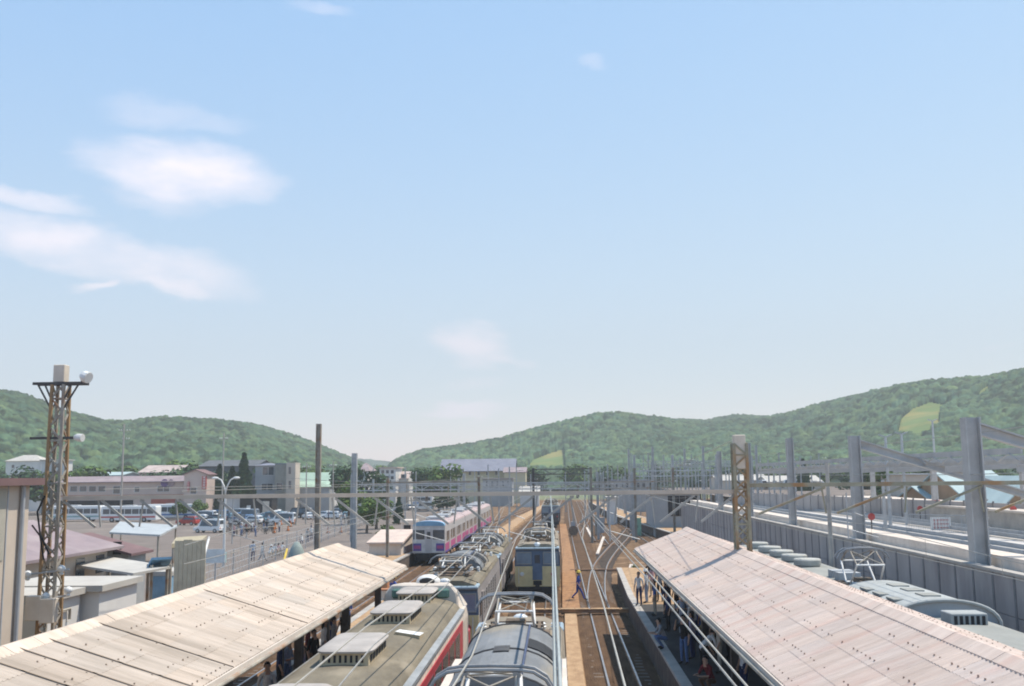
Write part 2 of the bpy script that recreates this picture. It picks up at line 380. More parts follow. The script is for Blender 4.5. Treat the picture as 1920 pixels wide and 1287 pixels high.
# ---------------------------------------------------------------- tracks
railtop = mat('rail_steel', (.46,.45,.44), (.36,.33,.31), 2, .32, .7)
sleeper = mat('sleeper_wood', (.20,.155,.12), (.13,.10,.08), 3, .95, bump=.3)
def resample(pts, step):
    pts = [Vector((p[0], p[1], 0)) for p in pts]
    out = []
    n = len(pts)
    for i in range(n-1):      # Catmull-Rom
        p0 = pts[max(i-1, 0)]; p1 = pts[i]; p2 = pts[i+1]; p3 = pts[min(i+2, n-1)]
        k = max(1, int((p2-p1).length/step))
        for j in range(k):
            t = j/k
            out.append(.5*((2*p1)+(p2-p0)*t+(2*p0-5*p1+4*p2-p3)*t*t+(3*p1-p0-3*p2+p3)*t**3))
    out.append(pts[-1]); return out
def track(label, pts, bed=True, step=3, grade=0.0):
    root = thing('railway_track', label, 'railway track', (pts[0][0], pts[0][1], 0), 'tracks running through the yard')
    c = resample(pts, step); n = len(c)
    nor = []
    for i in range(n):
        d = (c[min(i+1, n-1)]-c[max(i-1, 0)]).normalized(); nor.append(Vector((d.y, -d.x, 0)))
    for s in (-1, 1):
        b = MB(); sec = [(-.07,-.14),(.07,-.14),(.035,-.02),(.036,0),(-.036,0),(-.035,-.02)]
        vs = []
        for p, q in zip(c, nor):
            ctr = p+q*(s*.5675)
            vs += [ctr+q*a+Vector((0,0,z)) for a, z in sec]
        k = 6; fs = [(i*k+j, i*k+(j+1) % k, (i+1)*k+(j+1) % k, (i+1)*k+j) for i in range(n-1) for j in range(k)]
        b.add(vs, fs); b.m = [0 if f % k in (3,) else 1 for f in range(len(fs))]
        b.build('rail', [railtop, rusty], root, world=True)
    b = MB(); tot = 0; rnd = random.Random(5)
    for i in range(n-1):
        d = (c[i+1]-c[i]); L = d.length; d.normalize(); q = nor[i]
        k = max(1, round(L/.62))
        for j in range(k):
            p = c[i]+(c[i+1]-c[i])*((j+.5)/k)+q*rnd.uniform(-.04,.04)
            if p.y > 160: continue
            b.bar(p-q*1.05+Vector((0,0,-.165+rnd.uniform(-.012,.004))), p+q*1.05+Vector((0,0,-.165)), .21, .12, 0)
    b.build('sleepers', sleeper, root, world=True)
    if bed:
        b = MB(); vs = []; prof = [(-1.9,-.34),(-1.25,-.11),(-.5,-.088),(0,-.082),(.5,-.088),(1.25,-.11),(1.9,-.34)]; k = len(prof)
        for p, q in zip(c, nor): vs += [p+q*(a+rnd.uniform(-.06,.06))+Vector((0,0,z+rnd.uniform(-.02,.012))) for a, z in prof]
        b.add(vs, [(i*k+j, i*k+j+1, (i+1)*k+j+1, (i+1)*k+j) for i in range(n-1) for j in range(k-1)])
        b.build('ballast_bed', bedmat, root, world=True, smooth=True)
    return root
track('track carrying the nearest grey locomotive and the blue faced locomotive behind it', [(-1.27,4),(-1.27,120),(-.6,200),(1,320)])
track('open unoccupied track beside the right platform', [(2.37,4),(2.37,120),(2.9,200),(4,320)])
track('track under the red and cream express car', [(-4.57,4),(-4.57,90),(-4.2,150),(-1.5,230),(1,300)])
track('left outer track under the white commuter train', [(-11.2,30),(-11.2,110),(-10.2,180),(-5,260)])
track('track behind the right platform under the grey roofed train', [(10.7,10),(10.7,130),(9.5,230)])
track('diverging track curving away to the right past the platform end', [(2.37,59),(2.46,66),(3.6,86),(6.0,108),(8.5,128),(11.5,160),(13,220)], bed=False)
track('far siding on the right side of the yard', [(6.2,112),(6.3,160),(6.6,230)])

track('plain yard track between the middle tracks and the far platform', [(5.0,118),(5.2,150),(5.6,200),(6.4,300)])
track('branch track joining the open track from the right far ahead', [(2.5,134),(3.4,150),(4.8,172),(5.5,196)], bed=False)
# staff crossing: timber duct laid across the rails
t = thing('staff_crossing', 'low rusty duct laid across the tracks beside the walking worker', 'crossing', (2.4, 56.6, 0))
b = MB(); b.box(-1.6,56.4,.02,6.0,56.8,.2); b.build('duct', rusty, t, True, bevel=.02)
b = MB()
for k in range(9): b.box(-1.55+k*.83,56.36,.202,-.78+k*.83,56.84,.235)
b.build('cover', dustpath, t, True)
t = tag(MB().box(1.0,82.0,-.14,6.2,82.25,.05).build('cable_duct', rusty, bevel=.02), 'thin rusty cable duct crossing the open track further out', 'cable duct')

# ---------------------------------------------------------------- platforms
pave = mat('shaded_asphalt', (.085,.08,.076), (.055,.052,.05), 1.0, .95, spec=.08, bump=.2, spots=((.12,.115,.11), .5, .58, .6), stretch=(1,.6,1))  # asphalt darkened, the canopy shade is put into its colour
facebrick = mat('platform_face', (.16,.125,.10), (.09,.07,.06), 1.6, .95, bump=.4)
def platform(label, outline, tip=52.5):
    x = sum(p[0] for p in outline)/len(outline); y = min(p[1] for p in outline)
    t = thing('platform', label, 'platform', (x, y, -.2))
    n = len(outline); b = MB()
    b.add([(p[0],p[1],-.3) for p in outline]+[(p[0],p[1],.88) for p in outline],
          [(i,(i+1) % n,n+(i+1) % n,n+i) for i in range(n)]); b.build('side_wall', facebrick, t, True)
    cx = x
    def clip(lo, hi):        # the part of the outline between two distances (outlines run up one side and down the other)
        out = []
        for i in range(n):
            p, q = outline[i], outline[(i+1) % n]
            if lo <= p[1] <= hi: out.append(p)
            for yc in ((lo, hi) if q[1] > p[1] else (hi, lo)):
                if (p[1]-yc)*(q[1]-yc) < 0: k = (yc-p[1])/(q[1]-p[1]); out.append((p[0]+(q[0]-p[0])*k, yc))
        return out
    for lo, hi, nm, mm in ((-99, tip, 'shaded_paving', pave), (tip+.001, 999, 'sunlit_surface', dustpath)):  # colours change at the canopy shade edge: dark for shade, tan for sun
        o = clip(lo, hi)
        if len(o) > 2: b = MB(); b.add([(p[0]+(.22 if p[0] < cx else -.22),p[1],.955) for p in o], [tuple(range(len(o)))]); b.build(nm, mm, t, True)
    for i in range(n):
        b = MB()
        p, q = Vector((*outline[i],0)), Vector((*outline[(i+1) % n],0))
        if abs(q.y-p.y) < 1: continue
        s = .0
        k = max(1, int((q-p).length/1.8))
        for j in range(k):
            a = p+(q-p)*(j/k); c = p+(q-p)*((j+.985)/k); sg = 1 if p.x < cx else -1
            b.add([(a.x-.05*sg,a.y,.86),(c.x-.05*sg,c.y,.86),(c.x+.3*sg,c.y,.86),(a.x+.3*sg,a.y,.86),
                   (a.x-.05*sg,a.y,.97),(c.x-.05*sg,c.y,.97),(c.x+.3*sg,c.y,.97),(a.x+.3*sg,a.y,.97)],
                  [(0,3,2,1),(4,5,6,7),(0,1,5,4),(1,2,6,5),(2,3,7,6),(3,0,4,7)])
        b.build('coping', concrete, t, True)
    return t
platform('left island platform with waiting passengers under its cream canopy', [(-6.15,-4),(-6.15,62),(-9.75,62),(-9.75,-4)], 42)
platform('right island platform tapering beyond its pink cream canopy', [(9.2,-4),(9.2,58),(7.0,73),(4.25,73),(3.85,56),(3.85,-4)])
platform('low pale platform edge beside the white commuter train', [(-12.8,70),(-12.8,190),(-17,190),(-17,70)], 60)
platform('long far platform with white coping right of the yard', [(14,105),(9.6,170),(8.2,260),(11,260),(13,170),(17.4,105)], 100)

# ---------------------------------------------------------------- canopies
slate = mat('canopy_sheet', (.61,.505,.415), (.50,.41,.33), 1.3, .95, spec=.1, attr='tint', stretch=(.35,3.2,1), bump=.25, bscale=7, spots=((.36,.295,.235), .5, .51, .6), detail=12)
slate_pink = mat('pink_canopy_sheet', (.61,.495,.425), (.505,.40,.34), 1.3, .95, spec=.1, attr='tint', stretch=(.35,3.0,1), bump=.25, bscale=7, spots=((.50,.28,.22), .5, .55, .3), detail=12)
def canopy(label, xe, ze, xr, zr, xb, zb, y0, y1, m, colx, seam, dark=0):
    """xe,ze eave; xr,zr ridge; xb,zb far eave"""
    t = thing('platform_canopy', label, 'canopy', ((xe+xb)/2, y0, .95))
    rnd = random.Random(11 if xe > 0 else 12)
    for (xa, za, xc, zc, nm) in ((xe, ze, xr, zr, 'roof_slope'), (xb, zb, xr, zr, 'roof_slope')):
        b = MB(); tints = []; rows = 4; pitch = .92; ny = int((y1-y0)/pitch); W = math.hypot(xc-xa, zc-za); sl = Vector((xc-xa, 0, zc-za))/W
        nrm = Vector((-sl.z, 0, sl.x)); nrm = nrm if nrm.z > 0 else -nrm
        for j in range(ny):
            ya = y0+j*(y1-y0)/ny; yb = y0+(j+1)*(y1-y0)/ny
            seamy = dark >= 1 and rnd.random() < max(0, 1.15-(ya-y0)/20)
            for k in range(rows):
                a = W*k/rows-(.0 if k == 0 else .08); c = W*(k+1)/rows
                # corrugated sheet, its lower edge lapping over the sheet below, one side over the next
                nseg = 14; vs = []
                lift = rnd.uniform(0, .004)
                for q in range(nseg+1):
                    y = ya+(yb-ya)*q/nseg; zz = .026*math.cos(q*math.pi)*.5
                    for s, off in ((a, .006), (c, .0)):
                        p = Vector((xa, 0, za))+sl*s+nrm*(off+zz+lift+(.001*q/nseg))
                        vs.append((p.x, y, p.z))
                fs = [(2*q, 2*q+1, 2*q+3, 2*q+2) if xa < xc else (2*q, 2*q+2, 2*q+3, 2*q+1) for q in range(nseg)]
                b.add(vs, fs)
                base = rnd.gauss(1, .03); tone = rnd.gauss(0, .012)
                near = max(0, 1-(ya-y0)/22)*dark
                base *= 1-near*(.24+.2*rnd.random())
                tints += [(base+tone, base, base-tone)]*nseg
                # dark lap line
                if seamy:
                    p1 = Vector((xa,0,za))+sl*a+nrm*.014; p2 = Vector((xa,0,za))+sl*c+nrm*.014
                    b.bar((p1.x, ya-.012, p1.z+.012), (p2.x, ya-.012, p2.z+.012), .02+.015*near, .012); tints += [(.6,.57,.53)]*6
                # bolt heads along the purlins
                for q in range(4):
                    p = Vector((xa,0,za))+sl*(a+.16)+nrm*.05
                    y = ya+(q+.5)*(yb-ya)/4
                    if rnd.random() < .6: b.box(p.x-.011, y-.011, p.z-.05, p.x+.011, y+.011, p.z-.018); tints += [(.6,.57,.55)]*6
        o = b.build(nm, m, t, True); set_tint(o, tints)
    b = MB(); n = int((y1-y0)/.9); tints = []
    for j in range(n):        # ridge capping pieces, butted end to end
        ya = y0+j*(y1-y0)/n; yb = y0+(j+1)*(y1-y0)/n-.012; z = zr+.006+rnd.uniform(0,.008)
        b.prof([(xr-.24,z-.075),(xr-.03,z+.045),(xr+.03,z+.045),(xr+.24,z-.075),(xr+.24,z-.095),(xr,z+.01),(xr-.24,z-.095)][::-1], ya, yb)
        k = rnd.gauss(1.03,.04); tints += [(k,k,k)]*9
    o = b.build('ridge_cap', m, t, True); set_tint(o, tints); b = MB()
    sg = 1 if xr > xe else -1
    b.bar((xe-.02*sg, y0, ze-.08), (xe-.02*sg, y1, ze-.08), .045, .15); b.build('fascia', paleconc, t, True)
    b = MB(); b.tube((xe-.07*sg, y0, ze-.13), (xe-.07*sg, y1, ze-.13), .042, 8); b.build('gutter', oldsteel, t, True)
    b = MB()
    for s in (.12,.4,.7,.95):
        for (xq, zq) in ((xe, ze), (xb, zb)):
            p = Vector((xq,0,zq))+Vector((xr-xq,0,zr-zq))*s; b = MB(); b.bar((p.x,y0+.1,p.z-.12),(p.x,y1-.1,p.z-.12),.09,.14); b.build('purlin', rusty, t, True)
    y = y1-1.2
    while y > y0:
        for cx in colx:
            top = ze+(zr-ze)*(cx-xe)/(xr-xe) if (cx-xe)*(cx-xr) < 0 else zb+(zr-zb)*(cx-xb)/(xr-xb)
            MB().box(cx-.11,y-.11,.955,cx+.11,y+.11,top-.2).build('column', darksteel, t, True)
        b = MB(); b.bar((xe+.1*sg,y,ze-.26),(xr,y,zr-.26),.12,.16); b.bar((xb-.1*sg,y,zb-.26),(xr,y,zr-.26),.12,.16); b.build('rafter', rusty, t, True)
        y -= 6
    return t
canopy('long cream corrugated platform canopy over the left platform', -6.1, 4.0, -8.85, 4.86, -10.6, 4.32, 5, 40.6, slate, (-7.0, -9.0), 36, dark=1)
canopy('long pink stained corrugated platform canopy over the right platform', 3.85, 3.9, 6.42, 4.88, 8.9, 4.05, 5, 50.6, slate_pink, (5.3, 7.6), 35, dark=.2)

# ---------------------------------------------------------------- rolling stock
roofgrey = mat('roof_grey', (.235,.24,.245), (.15,.155,.16), 1.3, .75, spots=((.30,.255,.19), .6, .5, .75), stretch=(1,.35,1), detail=9)
roofbrown = mat('roof_brown_grey', (.225,.19,.135), (.145,.122,.088), 1.6, .9, bump=.3, bscale=8, spots=((.34,.285,.21), .8, .56, .6), stretch=(1,.4,1), detail=10)
rooftan = mat('roof_tan', (.31,.255,.19), (.20,.17,.13), 1.5, .8, spots=((.2,.17,.14), .8, .58, .6), stretch=(1,.4,1))
hood = mat('cooler_cover', (.43,.385,.345), (.33,.295,.265), 1.6, .6)
hoodcream = mat('cooler_front', (.55,.44,.28), (.44,.35,.23), 3, .7)
grime = mat('grimy_equipment', (.21,.155,.11), (.11,.085,.065), 4, .85)
ochre = mat('ochre_cab', (.72,.59,.31), (.58,.47,.25), 2, .6, spots=((.25,.2,.13), 1.2, .6, .5))
cabblue = mat('cab_blue', (.13,.18,.26), (.09,.13,.19), 1.5, .5)
trimblue = mat('cornice_blue', (.33,.41,.46), (.25,.31,.35), 2, .5)
sidegrey = mat('loco_side', (.31,.275,.26), (.235,.21,.20), .8, .7, stretch=(1,.5,1))
greytrim = mat('eave_trim', (.33,.34,.34), None, 2, .6)

def pantograph(parent, x, y, z, h, w=1.62, m=None, head=None, base=True):
    m = m or oldsteel
    b = MB(); hw = .62
    b.bar((x-hw,y-.95,z+.2),(x-hw,y+.95,z+.2),.08); b.bar((x+hw,y-.95,z+.2),(x+hw,y+.95,z+.2),.08)
    for yy in (-.95,-.3,.3,.95): b.bar((x-hw-.1,y+yy,z+.2),(x+hw+.1,y+yy,z+.2),.07)
    for xx in (-.2,.2): b.tube((x+xx,y-.7,z+.3),(x+xx,y+.5,z+.3),.07,8)
    b.box(x-.25,y-.25,z+.12,x+.25,y+.2,z+.42)
    pg = b.build('pantograph', grime, parent, True)
    for xx in (-hw, hw):
        for yy in (-.8,.8):
            b = MB(); b.lathe([(.1,0),(.05,.04),(.1,.08),(.05,.11),(.1,.15),(.04,.18)], (x+xx,y+yy,z), 8); b.build('insulator', porcelain, pg, False)
    for s in (-1, 1):
        b = MB()
        k0, k1 = .52*h, .95
        for xx in (-.5,.5):
            b.tube((x+xx, y+s*.25, z+.25), (x+xx*.9, y+s*k1, z+.2+k0), .035, 6)
        b.tube((x-.5,y+s*.25,z+.25),(x+.5,y+s*.25,z+.25),.05,6); b.tube((x-.47,y+s*k1,z+.2+k0),(x+.47,y+s*k1,z+.2+k0),.03,6)
        b.build('lower_arm', white, pg, False)
        b = MB()
        for xx in (-.45,.45): b.tube((x+xx, y+s*k1, z+.2+k0), (x+xx*.95, y+s*.18, z+h-.06), .024, 6)
        b.tube((x-.45,y+s*k1,z+.2+k0),(x+.42,y+s*.18,z+h-.06),.018,5); b.tube((x+.45,y+s*k1,z+.2+k0),(x-.42,y+s*.18,z+h-.06),.018,5)
        b.build('upper_arm', m, pg, False)
    b = MB(); hw = w/2
    for s in (-.17,.17):
        b.path([(x-hw-.22,y+s,z+h-.32),(x-hw-.1,y+s,z+h-.13),(x-hw+.1,y+s,z+h-.01),(x-hw+.3,y+s,z+h+.02),(x,y+s,z+h+.03),(x+hw-.3,y+s,z+h+.02),(x+hw-.1,y+s,z+h-.01),(x+hw+.1,y+s,z+h-.13),(x+hw+.22,y+s,z+h-.32)], .032, 6)
    for xx in (-.43,.43): b.box(x+xx-.06,y-.22,z+h-.09,x+xx+.06,y+.22,z+h-.01)
    b.build('contact_head', head or mat('worn_steel', (.36,.35,.34), (.25,.24,.235), 3, .5, .3), pg, False)
    # children were built in the thing's own frame through the pantograph, so keep them where they are
    return pg
def body_profile(hw, z0, ze, tuck=.05):
    return [(-hw+.06,z0),(hw-.06,z0),(hw,z0+.25),(hw,ze-.5),(hw-tuck,ze),(-hw+tuck,ze),(-hw,ze-.5),(-hw,z0+.25)]
def bogies(root, x, ys, half=1.0):
    for yc in ys:
        b = MB(); b.box(x-.95,yc-1.5,.35,x+.95,yc+1.5,.75); b.box(x-1.15,yc-1.6,.4,x-1.0,yc+1.6,.68); b.box(x+1.0,yc-1.6,.4,x+1.15,yc+1.6,.68)
        bg = b.build('bogie', black, root, True)
        for yy in (-1.05,1.05):
            b = MB()
            for xx in (-.62,.5): b.tube((x+xx,yc+yy,.45),(x+xx+.12,yc+yy,.45),.45,16)
            b.tube((x-.55,yc+yy,.45),(x+.55,yc+yy,.45),.08,8); b.build('wheelset', rusty, bg)

def locomotive(label, x, y0, y1, roofm, humpm, sidem, facem, pan, hump, white_cab=False, extra=None):
    t = thing('electric_locomotive', label, 'locomotive', (x, y0, 0), 'electric locomotives in the station')
    W_ = lambda mb, nm, m, par=None, **k: mb.build(nm, m, par or t, par is None, **k)
    hw = 1.3 if white_cab else 1.38; L = y1-y0; X = lambda a: a+x
    # parts below a part are given in the thing's frame: shift by hand
    def sub(mb, nm, m, par, **k):
        mb.v = [(v[0]-x, v[1]-y0, v[2]) for v in mb.v]; return mb.build(nm, m, par, False, **k)
    b = MB(); b.prof([(X(px_), z) for px_, z in body_profile(hw, .95, 3.05)], y0+.12, y1-.12)
    body = W_(b, 'body', sidem)
    for s in (-1, 1):   # side louvres and windows
        b = MB()
        for k in range(int((L-5)/1.55)):
            yy = y0+2.9+k*1.55
            for q in range(7): b.box(X(s*(hw+.008)-.02), yy, 1.75+q*.13, X(s*(hw+.008)+.02), yy+1.1, 1.84+q*.13)
        sub(b, 'louvre', mat('louvre_grey', (.23,.21,.2), None, 2, .7), body)
        b = MB(); b.box(X(s*(hw+.01)-.03), y0+.7, 1.9, X(s*(hw+.01)+.03), y0+1.35, 2.6); sub(b, 'side_window', glass, body)
        b = MB(); b.box(X(s*(hw+.01)-.03), y0+1.75, 1.05, X(s*(hw+.01)+.03), y0+2.4, 2.75); sub(b, 'side_door', sidem, body)
    # cab fronts
    for e, ya, yb in ((-1, y0, y0+.12), (1, y1-.12, y1)):
        yo = ya if e < 0 else yb
        b = MB(); b.prof([(X(-hw+.04),.8),(X(hw-.04),.8),(X(hw),1.1),(X(hw),2.02),(X(-hw),2.02),(X(-hw),1.1)], ya, yb); fr = W_(b, 'cab_front', facem)
        b = MB(); b.prof([(X(-hw),2.021),(X(hw),2.021),(X(hw-.06),3.03),(X(-hw+.06),3.03)], ya+.01, yb-.01); up_ = W_(b, 'cab_upper', cabblue)
        for s in (-1, 1):
            b = MB(); b.box(X(s*.82-.42), yo+e*.0-.03, 2.2, X(s*.82+.42), yo+.03, 2.82); w_ = sub(b, 'cab_window', paleglass, up_)
            b = MB()
            for (a, c, d, f) in ((-.47,2.13,.47,2.2),(-.47,2.82,.47,2.89),(-.47,2.2,-.42,2.82),(.42,2.2,.47,2.82)): b.box(X(s*.82+a),yo-.045,c,X(s*.82+d),yo+.045,f)
            sub(b, 'window_frame', greytrim, up_)
            b = MB(); b.lathe([(.12,0),(.13,.05),(.1,.08)], (0,0,0), 12)
            b.v = [(X(s*.95)+v[0], yo+e*v[2], 1.55+v[1]) for v in b.v]; sub(b, 'marker_light', redp if s > 0 else white, fr)
            b = MB(); b.path([(X(s*1.15),yo+e*.06,1.0),(X(s*1.15),yo+e*.1,1.4),(X(s*1.15),yo+e*.06,1.95)], .018, 5); sub(b, 'handrail', white, fr)
        b = MB(); b.box(X(-.3), yo-.03, 1.2, X(.3), yo+.03, 2.85); d_ = W_(b, 'cab_door', cabblue)
        b = MB(); b.box(X(-.16), yo-.045, 2.2, X(.16), yo+.045, 2.7); sub(b, 'door_window', glass, d_)
        b = MB(); b.box(X(-.26), yo+.0-.05, .9, X(.26), yo+.05, 1.15); b.tube((X(0),yo,.8),(X(0),yo+e*.45,.8),.09,8); b.box(X(-.13),yo+e*.4-.12,.66,X(.13),yo+e*.4+.12,.94); W_(b, 'coupler', black)
        b = MB(); b.box(X(-1.2), min(yo,yo-e*.3), .35, X(1.2), max(yo,yo-e*.3), .8); W_(b, 'buffer_beam', black)
        b = MB(); b.box(X(-hw+.02), min(yo-e*1.1,yo+e*.16), 3.031, X(hw-.02), max(yo-e*1.1,yo+e*.16), 3.16); W_(b, 'cornice', trimblue, bevel=.04)
        b = MB(); b.ball((X(0), yo-e*.2, 3.3), .16, 10, 6, sc=(1.5,1,1)); W_(b, 'headlight', porcelain, smooth=True)
    # roof
    b = MB(); b.prof([(X(-hw+.02),3.051),(X(hw-.02),3.051),(X(hw-.1),3.2),(X(.95),3.32),(X(-.95),3.32),(X(-hw+.1),3.2)], y0+1.1, y1-1.1); rf = W_(b, 'roof', roofm)
    b = MB(); b.prof([(X(-hw+.06),3.051),(X(hw-.06),3.051),(X(hw-.18),3.2),(X(.7),3.36),(X(-.7),3.36),(X(-hw+.18),3.2)], y0+.1, y0+1.099); W_(b, 'cab_roof', roofm); b = MB(); b.prof([(X(-hw+.06),3.051),(X(hw-.06),3.051),(X(hw-.18),3.2),(X(.7),3.36),(X(-.7),3.36),(X(-hw+.18),3.2)], y1-1.099, y1-.1); W_(b, 'cab_roof', roofm)
    h0, h1 = hump
    hwid = 1.1
    arch = [(X(hwid*math.cos(a)), 3.25+.62*math.sin(a)) for a in [math.pi*k/14 for k in range(15)]]
    arch = [(X(hwid), 3.2)]+arch+[(X(-hwid), 3.2)]
    b = MB(); b.prof(arch[::1], h0, h1); hp = W_(b, 'roof_hump', humpm, smooth=False)
    for yy in [h0+.02, (h0+h1)/2-.35, h1-.05]:
        b = MB(); b.path([(X((hwid+.012)*math.cos(a)), yy, 3.25+.632*math.sin(a)) for a in [math.pi*k/14 for k in range(15)]], .025, 5)
        sub(b, 'joint_band', darksteel, hp)
    def patch(a0, a1, ya, yb, nm, m, th=.03):
        b = MB(); n = 5; vs = []
        for k in range(n+1):
            a = a0+(a1-a0)*k/n
            for rr in (0, th):
                for yy in (ya, yb): vs.append((X((hwid+rr)*math.cos(a)), yy, 3.25+(.62+rr)*math.sin(a)))
        fs = []
        for k in range(n): o = 4*k; fs += [(o+2,o+6,o+7,o+3),(o,o+2,o+3,o+1)[::1],(o,o+4,o+6,o+2),(o+1,o+3,o+7,o+5)]
        fs += [(0,1,3,2),(4*n,4*n+2,4*n+3,4*n+1)]
        b.add(vs, fs); sub(b, nm, m, hp)
    mid = (h0+h1)/2
    patch(.25, 1.15, mid+.1, mid+1.2, 'roof_grille', black)
    patch(1.5, 1.8, mid-.75, mid-.1, 'roof_hatch', darksteel)
    b = MB(); b.path([(X(.42), h0+.2, 3.85), (X(.42), h1-.1, 3.85)], .03, 5); sub(b, 'shadow_line', mat('shadow_blue', (.07,.09,.16), None, 3, .5), hp)  # dark blue pipe stands in for a wire's shadow on the hump
    for s in (-1, 1):
        b = MB(); b.box(X(s*1.2-.09), y0+2.2, 3.2, X(s*1.2+.09), 23.9, 3.3) if white_cab else b.box(X(s*1.2-.1), h0, 3.2, X(s*1.2+.1), h1, 3.28)
        W_(b, 'walkway', paleconc if white_cab else roofm)
    for (py, ph) in pan:
        b = MB(); b.box(X(-.9), py-1.05, 3.321, X(.9), py+1.05, 3.36); W_(b, 'pantograph_deck', grime)
        pantograph_in(t, x, y0, 0, py-y0, 3.36, ph)
        rnd = random.Random(int(py*10))
        for k in range(9):
            xx = rnd.uniform(-1.0,1.0); yy = py+rnd.choice((-1.45,-1.25,1.25,1.5))+rnd.uniform(-.1,.1)
            b = MB(); b.box(X(xx-.1),yy-.1,3.3,X(xx+.1),yy+.1,3.4+.2*rnd.random()); W_(b, 'equipment_box', grime, bevel=.02)
        for xx in (-.95,-.6,.7,1.0):
            b = MB(); b.lathe([(.09,0),(.05,.05),(.1,.09),(.05,.13),(.09,.17),(.03,.21)], (X(xx),py+1.4,3.3), 8); W_(b, 'insulator', porcelain)
    bogies(t, x, [y0+2.8, (y0+y1)/2, y1-2.8])
    if extra: extra(t, sub)
    return t
def pantograph_in(t, x, y0, lx, ly, z, h, w=1.62):
    """pantograph whose sub-parts sit in the thing's own frame"""
    real = t.location.copy(); t.location = (0,0,0)
    pg = pantograph(t, lx, ly, z, h, w); t.location = real
    return pg
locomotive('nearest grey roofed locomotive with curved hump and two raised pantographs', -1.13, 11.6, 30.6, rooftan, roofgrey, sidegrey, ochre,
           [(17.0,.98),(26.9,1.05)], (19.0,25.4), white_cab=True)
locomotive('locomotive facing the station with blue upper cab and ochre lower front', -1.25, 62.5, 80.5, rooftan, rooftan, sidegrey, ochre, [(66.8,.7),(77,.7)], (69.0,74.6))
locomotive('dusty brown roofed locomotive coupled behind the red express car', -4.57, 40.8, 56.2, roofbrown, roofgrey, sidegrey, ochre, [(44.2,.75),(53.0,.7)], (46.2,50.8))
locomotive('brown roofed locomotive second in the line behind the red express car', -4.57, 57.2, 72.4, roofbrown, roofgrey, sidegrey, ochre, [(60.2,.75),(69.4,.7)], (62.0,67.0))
locomotive('farthest dark fronted locomotive small on the middle track', -.9, 150, 167, rooftan, rooftan, sidegrey, darksteel, [(154,.7)], (157,163))

